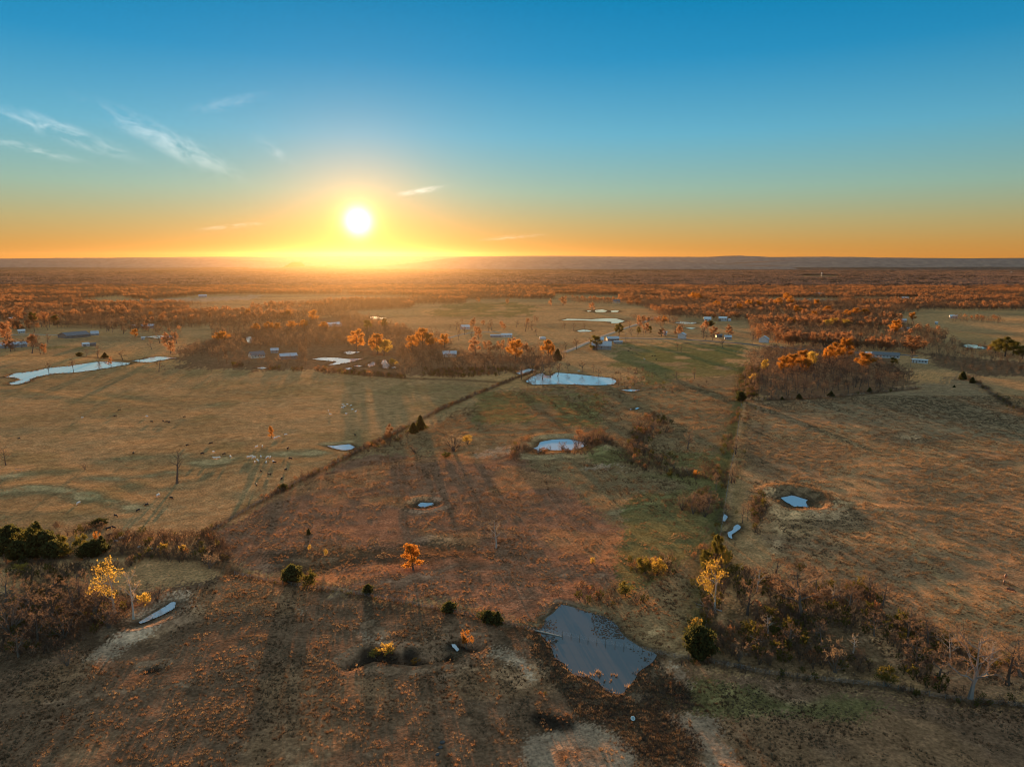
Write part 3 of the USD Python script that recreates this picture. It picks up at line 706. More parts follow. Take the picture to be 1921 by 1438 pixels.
def scatter(name, label, protos, pos, rz, sc, which, kind='stuff', group=None):
    """Growth nobody could count: one object of copies."""
    pi = UsdGeom.PointInstancer.Define(stage, numbered(name))
    path = str(pi.GetPath())
    for i, (mesh, mat) in enumerate(protos):
        usdkit.mesh(stage, f'{path}/clump_{i:03d}', mesh, mat)
        pi.GetPrototypesRel().AddTarget(f'{path}/clump_{i:03d}')
    n = len(pos)
    pi.CreatePositionsAttr(Vt.Vec3fArray.FromNumpy(np.asarray(pos, np.float32)))
    pi.CreateProtoIndicesAttr(Vt.IntArray.FromNumpy(np.asarray(which, np.int32)))
    qs = np.zeros((n, 4), np.float16); qs[:, 2] = np.sin(rz / 2); qs[:, 3] = np.cos(rz / 2)          # i, j, k, real
    pi.CreateOrientationsAttr(Vt.QuathArray.FromNumpy(qs))
    pi.CreateScalesAttr(Vt.Vec3fArray.FromNumpy((np.asarray(sc, np.float32)[:, None] * np.ones((1, 3), np.float32)) if np.ndim(sc) == 1 else np.asarray(sc, np.float32)))
    return tag(pi.GetPrim(), label, kind=kind)


# ---------------------------------------------------------------- the woods
PP = lambda *p: Polygon(p)                                   # a region given in the photograph's pixels, tested at each tree's own foot
FOREST = PP((-900, 488), (2800, 488), (2800, 590), (2000, 583), (1921, 583), (1730, 582), (1690, 594), (1690, 610), (1780, 632), (1770, 645), (1700, 667), (1620, 660), (1540, 655), (1440, 648), (1412, 638), (1402, 602), (1240, 596), (1232, 588), (1180, 566), (1080, 562), (960, 561),
            (875, 563), (873, 571), (780, 571), (770, 580), (690, 584), (640, 589), (600, 592), (560, 602), (480, 615), (400, 612), (330, 618), (300, 606), (235, 620), (180, 617), (112, 616), (108, 600), (30, 600), (-900, 640))
CLEAR = [PP((132, 563), (215, 556), (280, 563), (380, 552), (500, 552), (620, 553), (800, 556), (800, 561), (640, 566), (560, 570), (480, 575), (380, 573), (300, 569), (210, 571)), PP((355, 574), (470, 574), (470, 585), (355, 584)),
         PP((1440, 560), (1570, 561), (1575, 569), (1440, 568)), PP((1500, 516), (1580, 517), (1580, 523), (1500, 522)), PP((1040, 553), (1160, 556), (1160, 566), (1040, 566)), PP((1200, 556), (1240, 557), (1240, 562), (1200, 561)), PP((1600, 559), (1720, 560), (1720, 565), (1600, 564)), PP((480, 583), (560, 576), (600, 578), (560, 588), (480, 590)),
         PP((1440, 650), (1640, 663), (1720, 668), (1720, 662), (1600, 656), (1440, 643)), PP((1425, 636), (1450, 636), (1450, 650), (1425, 648)), PP((640, 545), (760, 547), (860, 545), (860, 549), (640, 551)), PP((1690, 595), (1650, 592), (1730, 590), (1800, 595), (1800, 600)), PP((1790, 645), (1870, 645), (1870, 658), (1790, 655))]
GROVE = PP((395, 612), (480, 615), (560, 600), (640, 586), (700, 598), (765, 622), (835, 630), (852, 655), (880, 668), (960, 668), (1055, 668), (1062, 678), (1040, 690), (990, 697), (940, 690), (880, 697), (830, 690), (760, 704), (700, 690), (640, 680), (560, 688), (450, 686), (345, 684), (332, 668), (342, 655), (400, 645))
GROVE_HOLES = [PP((455, 655), (560, 655), (565, 682), (460, 682)), PP((575, 652), (735, 652), (750, 693), (575, 695)), PP((605, 598), (640, 598), (640, 614), (600, 614)), PP((690, 590), (760, 600), (760, 618), (690, 612)), PP((825, 652), (860, 655), (860, 672), (825, 672)), PP((458, 630), (474, 630), (474, 645), (458, 645))]
LANE_WOOD = PP((1396, 700), (1400, 668), (1440, 655), (1560, 655), (1640, 676), (1690, 700), (1718, 718), (1700, 724), (1640, 732), (1560, 739), (1430, 745), (1400, 735))
BRUSH_WOOD = PP((1745, 668), (1770, 650), (1860, 660), (1930, 675), (2080, 690), (2080, 706), (1921, 706), (1840, 703), (1790, 695), (1755, 682))
far_rng = np.random.default_rng(77)


def sector(d0, d1, step, rng):
    xs = np.arange(-.95 * d1, .95 * d1, step)
    ys = np.arange(d0, d1, step)
    x, y = (g.ravel() + rng.uniform(-.48, .48, g.size) * step for g in np.meshgrid(xs, ys))
    ok = (np.abs(x) < .80 * y + 60) & (y > d0)
    return x[ok], y[ok]


def wooded(x, y):
    px, py = project(x, y)
    ok = shapely.contains_xy(FOREST, px, py)
    for c in CLEAR:
        ok &= ~shapely.contains_xy(c, px, py)
    return ok


def group_height(x, y):
    return ground(x, y)


# nearer woods, tree by tree
x, y = sector(520, 2600, 7.6, far_rng)
px, py = project(x, y)
in_forest = wooded(x, y)
hole = np.zeros(len(x), bool)
for g_ in GROVE_HOLES:
    hole |= shapely.contains_xy(g_, px, py)
in_grove = shapely.contains_xy(GROVE, px, py) & ~hole & (far_rng.uniform(0, 1, len(x)) < 1.1)
in_lane = shapely.contains_xy(LANE_WOOD, px, py)
BELTS = [PP((-40, 600), (120, 596), (120, 612), (60, 622), (-40, 622)), PP((185, 612), (335, 605), (340, 627), (290, 626), (240, 622)), PP((690, 592), (765, 618), (770, 632), (690, 626)), PP((1060, 559), (1245, 568), (1240, 575), (1080, 569)), PP((1640, 612), (1690, 618), (1760, 638), (1850, 648), (1870, 662), (1720, 664), (1630, 645)),
         PP((1785, 596), (1870, 599), (1885, 607), (1785, 605)), PP((1000, 600), (1010, 600), (1015, 606), (1000, 606)), PP((870, 655), (960, 648), (1060, 664), (1060, 672), (960, 672)), PP((480, 575), (640, 571), (640, 582), (480, 586)), PP((1180, 596), (1290, 604), (1290, 610), (1190, 606))]
in_belt = np.zeros(len(x), bool)
for g_ in BELTS:
    in_belt |= shapely.contains_xy(g_, px, py) & (far_rng.uniform(0, 1, len(x)) < .62)
in_brush = shapely.contains_xy(BRUSH_WOOD, px, py) & (far_rng.uniform(0, 1, len(x)) < .8)
wet = np.zeros(len(x), bool)
for p, _, D in PONDS:
    wet |= shapely.contains_xy(p.buffer(2.0), x, y)
dens = fbm2(x, y, 150, 3, 61)
keep = (in_forest | in_grove | in_lane | in_brush | in_belt) & ~wet & ((dens > .2) | in_lane)
x, y, in_forest, in_grove, in_lane, in_brush, in_belt, px, py = (a[keep] for a in (x, y, in_forest, in_grove, in_lane, in_brush, in_belt, px, py))
z = ground(x, y)
tone = fbm2(x, y, 70, 3, 62) + .35 * (far_rng.uniform(0, 1, len(x)) - .5)
hh = np.where(in_brush, far_rng.uniform(4, 8, len(x)), np.where(in_lane | in_grove | in_belt, far_rng.uniform(5.5, 11, len(x)), far_rng.uniform(7, 13.5, len(x))))
# kinds: 0 dark bare, 1 brown bare, 2 russet
kind_of = np.where(tone > np.where(np.hypot(x, y) < 1700, .66, .57), 2, np.where(tone > .47, 1, 0))
kind_of = np.where(in_lane | in_grove, np.minimum(kind_of, 1), kind_of)
order = np.argsort(np.hypot(x, y))
rank = np.empty(len(x), int)
single = np.zeros(len(x), bool)
for kset, most in (((0,), 60), ((1,), 60), ((2,), 100)):
    ids = order[np.isin(kind_of[order], kset) & ~in_belt[order]][:most]
    single[ids] = True
WHERE = lambda i: ('in the wood beside the lane' if in_lane[i] else 'in the brush belt on the right' if in_brush[i] else 'in the wood behind the left pasture' if in_grove[i] else 'in the big wood right of the lane' if px[i] > 1200 else 'at the edge of the far wood')
KN = [('bare_tree_mid', 'bare_tree', 'leafless dark grey brown tree'), ('brown_tree_mid', 'bare_tree', 'leafless light brown tree'), ('russet_tree', 'russet_tree', 'rust coloured tree still in leaf')]
for i in np.flatnonzero(single):
    kd, nm, lb = KN[kind_of[i]]
    s = hh[i] / 10
    thing(nm, f'{lb} {WHERE(i)}', 'tree', (x[i], y[i], z[i] - .1), far_rng.uniform(0, 6.28), (s * 1.1, s * 1.1, s), f"{lb.replace('tree', 'trees', 1)} {WHERE(i)}", PROTO[f'{kd}_{i % NV[kd]}'])
rest = ~single


def light_tree(key_seed, leaf, n, size):
    """A lighter tree for the mass of the wood: trunk, twigs or leaves in one mesh."""
    w, t, tips = bare_tree(seed=key_seed, h=10., limbs=7, sub=4, fine=4, twig_w=.30, spread=.38, stem=.25)
    mb = MB()
    rng = np.random.default_rng(key_seed)
    mb.tube([[0, 0, -.3], [.1, 0, 4.5]], [.2, .1], 4)
    mb.add(*t.mesh())
    if leaf:
        mb.leaves(tips[rng.integers(0, len(tips), n)] + rng.standard_normal((n, 3)) * .45, size, rng)
    return mb.mesh()


LIGHT = [(light_tree(201 + k, False, 0, 0), MAT['dark_twig']) for k in range(2)] + [(light_tree(211 + k, False, 0, 0), MAT['twig']) for k in range(2)] + [(light_tree(221 + k, True, 170, .55), MAT['russet']) for k in range(2)]
ids = np.flatnonzero(rest)
scatter('wood', 'mass of bare and rust coloured trees of the middle woods', LIGHT, np.stack([x[ids], y[ids], z[ids] - .1], 1), far_rng.uniform(0, 6.28, len(ids)), hh[ids] / 10, kind_of[ids] * 2 + (ids % 2))
print('trees', len(x), 'single', single.sum())
# farther woods in patches of crowns
x, y = sector(2600, 6200, 31, far_rng)
ok = wooded(x, y) & (fbm2(x, y, 420, 3, 63) > .22)
x, y = x[ok], y[ok]
tone = fbm2(x, y, 300, 3, 64)
w_ = np.clip(((tone - .3) * 10).astype(int), 0, 3)
CL = [(crown_clump(301 + k, 17, 38, 11, 4.2).mesh(), MAT['far_wood']) for k in range(2)] + [(crown_clump(303 + k, 17, 38, 11, 4.2).mesh(), MAT['dark_twig'] if k == 0 else MAT['far_wood']) for k in range(2)]
scatter('forest', 'far forest of rust and grey crowns', CL, np.stack([x, y, ground(x, y) - .4], 1), far_rng.integers(0, 4, len(x)) * 1.5708, far_rng.uniform(.85, 1.15, len(x)), (w_ + far_rng.integers(0, 2, len(x))) % 4)
print('patches', len(x))
x, y = sector(6200, 9300, 128, far_rng)
ok = fbm2(x, y, 900, 3, 65) > .28
x, y = x[ok], y[ok]
CL = [(crown_clump(311 + k, 70, 140, 11, 8, low=True).mesh(), MAT['far_wood']) for k in range(3)]
scatter('forest', 'most distant forest fading into haze', CL, np.stack([x, y, ground(x, y) - 1.0], 1), far_rng.integers(0, 4, len(x)) * 1.5708, far_rng.uniform(.85, 1.15, len(x)), far_rng.integers(0, 3, len(x)))
print('far patches', len(x))


# ---------------------------------------------------------------- tall grass in tussocks over the near fields
def tussock_patch(seed, n, size, hgt, wid, blades=7):
    rng = np.random.default_rng(seed)
    mb = MB()
    c = np.column_stack([rng.uniform(-size / 2, size / 2, (n, 2)), np.zeros(n)])
    c = np.repeat(c, blades, 0)
    k = len(c)
    az = rng.uniform(0, 6.28, k)
    d = np.column_stack([np.cos(az), np.sin(az), np.zeros(k)])
    sc = np.repeat(rng.uniform(.55, 1.3, n), blades)
    a = c + d * (wid * .25 * sc)[:, None] - [0, 0, .08]
    b = c + d * (wid * sc * rng.uniform(.5, 1.1, k))[:, None] + np.outer(hgt * sc * rng.uniform(.6, 1.1, k), [0, 0, 1])
    mb.slivers(a, b, np.minimum(wid * .26, .085) * sc, rng)
    return mb.mesh()


g_rng = np.random.default_rng(91)


def grassland(name, label, region, step, protos, dens_fn, d_max, scale=(.6, 1.05)):
    b = region.bounds
    xs, ys = np.arange(b[0], b[2], step), np.arange(max(b[1], 100), min(b[3], d_max), step)
    x, y = (g.ravel() + g_rng.uniform(-.5, .5, g.size) * step for g in np.meshgrid(xs, ys))
    ok = (np.abs(x) < .77 * y + 25) & inside(region, x, y)
    x, y = x[ok], y[ok]
    ok = g_rng.uniform(0, 1, len(x)) < dens_fn(x, y)
    pts = shapely.points(x, y)
    for p, _, D in PONDS:
        if D < 500:
            ok &= shapely.distance(p, pts) > 1.5
    for p in PALE:
        ok &= ~(inside(p, x, y) & (g_rng.uniform(0, 1, len(x)) < .85))
    ok &= shapely.distance(LANE, pts) > 5
    x, y = x[ok], y[ok]
    sc = g_rng.uniform(*scale, len(x))
    print(name, len(x))
    return scatter(name, label, protos, np.stack([x, y, ground(x, y)], 1), g_rng.uniform(0, 6.28, len(x)), sc, g_rng.integers(0, len(protos), len(x)))


TUS = [(tussock_patch(401, 15, 4.6, .50, .42, 18), MAT['grass']), (tussock_patch(402, 20, 4.6, .40, .34, 16), MAT['grass']), (tussock_patch(403, 12, 4.6, .60, .46, 20), MAT['rust_grass'])]
RUST = [(tussock_patch(411, 18, 4.6, .48, .40, 16), MAT['rust_grass']), (tussock_patch(412, 18, 4.6, .42, .36, 16), MAT['grass']), (tussock_patch(413, 13, 4.6, .58, .44, 18), MAT['rust_grass'])]
WIDE = [(tussock_patch(414, 13, 4.6, .58, .50, 16), MAT['grass']), (tussock_patch(415, 15, 4.6, .50, .46, 16), MAT['grass']), (tussock_patch(416, 12, 4.6, .62, .5, 16), MAT['grass'])]
SHORT = [(tussock_patch(421, 50, 6, .20, .22, 5), MAT['grass']), (tussock_patch(422, 60, 6, .16, .20, 5), MAT['grass'])]
clump = lambda x, y, s, seed, lo, k: np.clip((fbm2(x, y, s, 3, seed) - lo) * k, .32, 1)
grassland('tall_grass', 'orange straw tussocks over the dark near field', NEAR_FIELD, 2.6, TUS, lambda x, y: clump(x, y, 16, 71, .43, 6), 300)
grassland('tall_grass', 'tawny tussocks over the right field', RIGHT_FIELD, 3.1, WIDE, lambda x, y: clump(x, y, 26, 72, .33, 6), 520)
grassland('tall_grass', 'rusty tussocks over the middle field', MIDDLE_FIELD, 3.6, RUST, lambda x, y: clump(x, y, 20, 73, .45, 6), 560)
grassland('short_grass', 'short grazed straw grass of the left pasture', LEFT_PASTURE, 5.0, SHORT, lambda x, y: clump(x, y, 40, 74, .36, 5), 620)

# dark reeds and floating leaves of the near pond
near_pond = PONDS[0][0]
reed_zone = Polygon(G(np.array([1000, 1070, 1095, 1150, 1180, 1225, 1240, 1285, 1300, 1260, 1315, 1305, 1205, 1150, 1085, 1050, 1000]), np.array([1180, 1240, 1270, 1300, 1285, 1240, 1262, 1285, 1325, 1335, 1390, 1440, 1440, 1370, 1340, 1290, 1225])))
REED = [(tussock_patch(431, 9, 3.0, .6, .28, 10), MAT['grass']), (tussock_patch(432, 9, 3.0, .55, .28, 10), MAT['grass']), (tussock_patch(433, 10, 3.0, .55, .3, 10), MAT['dark_twig']), (tussock_patch(434, 10, 3.0, .6, .3, 10), MAT['dark_twig'])]
b = reed_zone.bounds
x, y = g_rng.uniform(b[0], b[2], 1500), g_rng.uniform(b[1], b[3], 1500)
ok = inside(reed_zone, x, y) & (shapely.distance(near_pond, shapely.points(x, y)) > .3)
x, y = x[ok], y[ok]
scatter('reeds', 'dark and rusty reed tufts round the near pond', REED, np.stack([x, y, ground(x, y)], 1), g_rng.uniform(0, 6.28, len(x)), g_rng.uniform(.7, 1.2, len(x)), g_rng.choice(4, len(x), p=[.18, .27, .28, .27]))
EDGE = [(tussock_patch(451, 3, 1.3, .55, .30, 9), MAT['grass']), (tussock_patch(452, 3, 1.3, .45, .30, 9), MAT['dark_twig']), (tussock_patch(453, 2, 1.0, .7, .34, 9), MAT['dark_twig'])]
ex, ey, es = [], [], []
for i, (p, _, D) in enumerate(PONDS):
    if D < 1000:
        for ring in ([p.exterior] if p.geom_type == 'Polygon' else [q.exterior for q in p.geoms]):
            n = int(ring.length / (.42 * max(1, D / 320)))
            w_ = np.array([ring.interpolate(t, normalized=True).coords[0] for t in g_rng.uniform(0, 1, n)]) + g_rng.standard_normal((n, 2)) * (.45 * max(1, D / 300))
            w_ = w_[fbm2(w_[:, 0], w_[:, 1], 4 + D / 100, 2, 85) > .38]
            ex.append(w_[:, 0]); ey.append(w_[:, 1]); es.append(np.full(len(w_), .7 * max(1, D / 330)))
ex, ey, es = map(np.concatenate, (ex, ey, es))
scatter('reeds', 'uneven fringe of dead reeds and weeds along the pond shores', EDGE, np.stack([ex, ey, np.maximum(ground(ex, ey), -9)], 1), g_rng.uniform(0, 6.28, len(ex)), es * g_rng.uniform(.6, 1.3, len(ex)), g_rng.integers(0, 3, len(ex)))
print('shore', len(ex))
for px, py in [(1103, 1272), (1112, 1268), (1120, 1264), (1127, 1266), (1124, 1271), (1149, 1268), (1155, 1270), (1147, 1281), (1133, 1280), (1177, 1290), (1187, 1287), (1190, 1282)]:
    w = at(px, py)
    p = thing('reed_tuft', 'orange reed tuft standing in the shallow end of the near pond', 'reeds', (w[0], w[1], POND_Z[0] - .05), random.uniform(0, 6), random.uniform(.75, 1.2), 'orange reed tufts in the near pond')
    part(p, 'blades', tussock_patch(440 + px % 7, 4, 1.0, .75, .42, 14), MAT['grass'])
pad = MB(); t_ = np.linspace(0, 2 * np.pi, 8)[:-1]
pad.add(np.vstack([[[0, 0, .012]], np.column_stack([np.cos(t_) * .22, np.sin(t_) * .16, 0 * t_ + .006])]), [[0, 1 + k, 1 + (k + 1) % 7] for k in range(7)])
xy = np.array([[g_rng.uniform(1110, 1172), g_rng.uniform(1152, 1200)] for _ in range(900)] + [[g_rng.uniform(1012, 1045), g_rng.uniform(1165, 1215)] for _ in range(260)] + [[g_rng.uniform(1170, 1225), g_rng.uniform(1205, 1245)] for _ in range(60)])
xy = G(xy[:, 0], xy[:, 1])
dd = shapely.distance(near_pond.boundary, shapely.points(xy[:, 0], xy[:, 1]))
ok = inside(near_pond, xy[:, 0], xy[:, 1]) & (g_rng.uniform(0, 1, len(xy)) < np.exp(-dd / 4.5)) | (inside(near_pond, xy[:, 0], xy[:, 1]) & (dd < 1.5))
xy = xy[ok]
scatter('floating_leaves', 'dark leaves floating at the edges of the near pond', [(pad.mesh(), MAT['dark_twig'])], np.column_stack([xy, np.full(len(xy), POND_Z[0] + .005)]), g_rng.uniform(0, 6.28, len(xy)), g_rng.uniform(.6, 1.7, len(xy)), np.zeros(len(xy), int))

# ---------------------------------------------------------------- single plants, from the front to the back
for kind, px, py, h, name, label, cat, *w in [
    # near field and gully
    ('yellow_shrub', 703, 1222, 22, 'yellow_bush', 'left half of the bright yellow bush standing in the dark gully', 'bush', 1.1),
    ('yellow_shrub', 727, 1219, 25, 'yellow_bush', 'right taller half of the bright yellow bush in the dark gully', 'bush', 1.1),
    ('orange_shrub', 780, 1233, 15, 'orange_bush', 'small round orange bush in the gully right of the yellow bush', 'bush', 1.2),
    ('orange_shrub', 875, 1213, 30, 'orange_sapling', 'upright orange sapling beside the tiny dark pool', 'sapling', .7),
    ('dark_bush', 690, 1116, 20, 'cedar_bush', 'small dark cedar on the near fence line below the orange tree', 'bush', .9),
    ('dark_bush', 842, 1150, 20, 'cedar_bush', 'round green cedar on the fence line above the gully', 'bush', 1.3),
    ('dark_bush', 916, 1170, 22, 'cedar_bush', 'left one of a pair of cedars on the fence line by the near pond', 'bush', 1.3),
    ('cedar', 934, 1174, 27, 'cedar_bush', 'right one of a pair of cedars on the fence line by the near pond', 'bush', 1.2),
    ('dark_bush', 548, 1090, 33, 'cedar_bush', 'dark left one of a pair of big cedars on the fence line', 'bush', 1.1),
    ('olive_shrub', 575, 1102, 34, 'olive_bush', 'yellow green right one of a pair of bushes on the fence line', 'bush', 1.2),
    ('slim_orange_tree', 776, 1073, 50, 'orange_tree', 'slim orange leaved tree alone in the middle of the near fields', 'tree', 1.35),
    ('pale_tree', 931, 1027, 52, 'pale_tree', 'small pale leafless tree alone right of the slim orange tree', 'tree', 1.2),
    ('cedar', 579, 1003, 10, 'cedar_sapling', 'tiny dark cedar in the rusty field', 'sapling'),
    ('yellow_shrub', 612, 1044, 13, 'yellow_sapling', 'right yellow sapling in the dark swale', 'sapling', .5), ('yellow_shrub', 581, 1034, 11, 'yellow_sapling', 'left yellow sapling in the dark swale', 'sapling', .5),
    # lower left corner
    ('half_bare_yellow_tree', 216, 1153, 78, 'yellow_tree', 'half bare pale yellow tree at the lower left', 'tree'),
    ('pale_tree', 250, 1160, 80, 'pale_tree', 'tall thin pale tree right of the half bare yellow tree', 'tree', .8),
    ('yellow_shrub', 271, 1140, 25, 'yellow_bush', 'bright yellow bush beside the slanting pond', 'bush', 1.1),
    ('bare_shrub', 296, 1130, 36, 'bare_bush', 'leafless bush at the head of the slanting pond', 'bush'),
    ('bare_shrub', 127, 1248, 40, 'bare_bush', 'fan shaped leafless bush at the lower edge of the left thicket', 'bush', 1.1),
    ('yellow_shrub', 40, 1073, 18, 'yellow_bush', 'low yellow bush at the left edge of the picture', 'bush', 1.5),
    ('yellow_shrub', 307, 1036, 19, 'yellow_bush', 'left one of two small yellow bushes by the brushy bend', 'bush'), ('yellow_shrub', 343, 1038, 18, 'yellow_bush', 'right one of two small yellow bushes by the brushy bend', 'bush'),
    ('pale_shrub', 393, 1066, 36, 'pale_bush', 'round straw coloured bush on the fence line', 'bush', 1.25), ('orange_shrub', 182, 1015, 15, 'orange_sapling', 'orange sapling among the left cedars', 'sapling', .7),
    ('dark_bush', 185, 984, 12, 'dark_bush', 'low dark bush in the pasture above the cedars', 'bush', 2.0), ('cedar', 113, 1094, 18, 'cedar_bush', 'small cedar at the left below the cedar clump', 'bush', 1.3), ('cedar', 42, 1058, 18, 'cedar_bush', 'small cedar just behind the low yellow bush at the left edge', 'bush', 1.3),
    # left pasture
    ('dead_tree', 332, 907, 63, 'dead_tree', 'tall dead tree standing alone in the left pasture', 'tree'),
    ('bare_tree_near', 11, 871, 30, 'dead_tree', 'leafless tree at the left edge of the pasture', 'tree'), ('bare_shrub', 160, 880, 14, 'bare_bush', 'small leafless bush in the left pasture', 'bush'),
    ('slim_orange_tree', 510, 822, 23, 'orange_tree', 'thin pale orange tree in the left pasture', 'tree', .8), ('bare_tree_near', 567, 898, 20, 'bare_tree', 'thin leafless sapling on the long diagonal fence line', 'tree', .6),
    ('dark_bush', 532, 920, 11, 'dark_bush', 'round dark bush on the long diagonal fence line', 'bush'), ('bare_tree_near', 509, 933, 16, 'bare_tree', 'leafless sapling at the lower part of the diagonal fence line', 'tree', .6),
    ('cedar', 789, 806, 26, 'cedar', 'taller one of two dark cedars on the diagonal fence line', 'tree', 1.1), ('cedar', 776, 812, 19, 'cedar', 'shorter one of two dark cedars on the diagonal fence line', 'tree', 1.2),
    ('russet_tree', 734, 824, 26, 'russet_tree', 'rust coloured small tree in the brush of the diagonal fence line', 'tree'), ('bare_tree_near', 746, 820, 24, 'bare_tree', 'leafless tree beside the rust coloured one on the diagonal fence line', 'tree', .8), ('bare_tree_near', 768, 806, 20, 'bare_tree', 'thin leafless tree left of the two dark cedars', 'tree', .6),
    ('pale_shrub', 850, 846, 40, 'pale_bush', 'big round straw coloured bush in the middle field', 'bush', 1.5), ('yellow_shrub', 877, 833, 17, 'yellow_bush', 'bright yellow bush beside the big straw coloured bush', 'bush', 1.1),
    ('bare_shrub', 780, 851, 15, 'low_bush', 'wide low rusty bush left of the big straw coloured bush', 'bush', 2.3), ('olive_shrub', 834, 858, 9, 'low_bush', 'flat mound of brush below the big straw coloured bush', 'bush', 2.5),
    # middle field
    ('bare_tree_near', 1290, 842, 36, 'bare_tree', 'lone leafless tree on the dark bank right of the round pond', 'tree', 1.2),
    ('orange_shrub', 1306, 898, 16, 'orange_sapling', 'small orange sapling in the green swale', 'sapling', .7), ('russet_tree', 1085, 826, 22, 'russet_tree', 'rust coloured tree on the far bank of the round pond', 'tree', 1.0),
    ('bare_tree_near', 1380, 852, 32, 'bare_tree', 'leafless tree across the lane where the hedge begins', 'tree', 1.1), ('bare_tree_near', 1373, 905, 30, 'bare_tree', 'leafless tree beside the lane halfway along', 'tree', .9), ('bare_tree_near', 1343, 918, 30, 'bare_tree', 'brown leafless tree left of the lane by the green swale', 'tree', .9), ('bare_tree_near', 1361, 962, 24, 'bare_tree', 'small leafless tree on the lane above the upper puddle', 'tree', .9),
    ('bare_tree_near', 1393, 978, 40, 'bare_tree', 'thin leafless tree right of the lane beside the puddles', 'tree', .55), ('bare_tree_near', 1403, 975, 38, 'bare_tree', 'second thin leafless tree right of the puddles', 'tree', .5),
    ('yellow_shrub', 1112, 1060, 14, 'yellow_bush', 'small yellow bush above the near pond', 'bush'), ('bare_tree_near', 1150, 716, 14, 'bare_tree', 'small leafless tree at the right end of the middle pond', 'tree'),
    ('dark_bush', 1390, 752, 16, 'cedar', 'dark cedar at the corner where the lane meets the wood', 'tree'),
    # right of the lane, front
    ('half_bare_yellow_tree', 1341, 1152, 82, 'orange_tree', 'tall thin golden tree on the lane beside the fallen branches', 'tree', .95), ('olive_tree', 1325, 1075, 36, 'yellow_tree', 'yellow green tree at the top of the near hedge', 'tree', .9), ('olive_tree', 1345, 1052, 45, 'olive_tree', 'olive green tree in the near hedge', 'tree', .7), ('yellow_tree', 1362, 1068, 32, 'yellow_tree', 'yellow tree right of the olive one in the near hedge', 'tree', .7),
    ('bare_tree_near', 1402, 1155, 70, 'bare_tree', 'leafless grey tree behind the fallen branches', 'tree', 1.1), ('dark_bush', 1312, 1234, 46, 'cedar', 'big dark cedar on the fence line right of the near pond', 'tree', .85), ('yellow_shrub', 1304, 1190, 30, 'yellow_bush', 'yellow bush above the big dark cedar', 'bush', .9),
    ('pale_shrub', 1385, 1242, 34, 'pale_bush', 'straw coloured bush on the fence line right of the big cedar', 'bush', 1.1), ('olive_shrub', 1175, 1124, 30, 'olive_bush', 'green bush on the far bank of the near pond', 'bush', 1.1), ('pale_shrub', 1206, 1133, 28, 'pale_bush', 'straw coloured bush right of the green one on the far bank', 'bush', 1.2),
    ('olive_shrub', 1212, 1078, 36, 'olive_bush', 'left yellow brown bush of the near swale', 'bush', 1.1), ('yellow_shrub', 1232, 1082, 38, 'yellow_bush', 'middle yellow brown bush of the near swale', 'bush', 1.1), ('pale_shrub', 1250, 1070, 34, 'pale_bush', 'right straw bush of the near swale', 'bush', 1.1),
    ('bare_tree_near', 1500, 1160, 88, 'bare_tree', 'broad leafless tree with many stems in the near thicket', 'tree', 1.5), ('pale_shrub', 1567, 1262, 66, 'pale_bush', 'tall straw coloured bush at the fence line in the near thicket', 'bush', .8), ('olive_shrub', 1662, 1286, 32, 'olive_bush', 'yellow green round bush on the fence line at the lower right', 'bush', 1.2), ('white_trunk_tree', 1820, 1308, 98, 'bare_tree', 'big leafless tree with a white trunk at the lower right', 'tree', 1.15),
    ('olive_shrub', 1685, 1176, 30, 'olive_bush', 'yellow bush in the creek bed of the right thicket', 'bush'), ('bare_tree_near', 1652, 1142, 48, 'bare_tree', 'leafless tree above the creek bed in the right thicket', 'tree', 1.2), ('bare_tree_near', 1632, 1120, 44, 'bare_tree', 'left leafless tree at the back of the right thicket', 'tree', 1.0),
    # beyond
    ('olive_tree', 1120, 660, 30, 'round_tree', 'left one of two round dark green trees by the grey barn', 'tree', 1.1), ('olive_tree', 1161, 632, 24, 'round_tree', 'right one of two round dark green trees by the grey barn', 'tree', 1.1),
    ('orange_tree', 966, 682, 44, 'orange_tree', 'big orange tree left of the middle pond', 'tree', 1.0), ('orange_tree', 1028, 678, 40, 'orange_tree', 'orange tree standing right of the big one by the middle pond', 'tree', .9), ('cedar', 1046, 676, 22, 'cedar', 'pointed dark cedar right of the orange trees', 'tree', 1.1),
    ('orange_tree', 1247, 609, 16, 'orange_tree', 'upright rust orange tree in front of the far barns', 'tree', .8), ('russet_tree', 1272, 634, 22, 'russet_tree', 'rust coloured tree beside the small white house', 'tree', 1.0), ('russet_tree', 1241, 632, 16, 'russet_tree', 'brown tree left of the small white house', 'tree', 1.2), ('dark_bush', 1332, 611, 9, 'cedar_bush', 'dark cedar in front of the far barn pond', 'bush', 1.2),
    ('yellow_tree', 1434, 700, 26, 'yellow_tree', 'yellow tree on the left side of the wood beside the lane', 'tree', .7), ('yellow_tree', 1413, 722, 22, 'yellow_tree', 'yellow sapling at the lane corner of the wood', 'tree', .7),
    ('orange_tree', 1469, 703, 32, 'orange_tree', 'leftmost orange tree of the glowing row in the wood', 'tree', 1.1), ('orange_tree', 1485, 700, 34, 'orange_tree', 'second orange tree of the glowing row in the wood', 'tree', 1.1), ('orange_tree', 1500, 697, 36, 'orange_tree', 'third orange tree of the glowing row in the wood', 'tree', 1.1), ('yellow_tree', 1516, 694, 34, 'yellow_tree', 'golden tree at the right end of the left glowing row', 'tree', 1.0), ('orange_tree', 1511, 702, 28, 'orange_tree', 'low orange tree in front of the golden one', 'tree', 1.0),
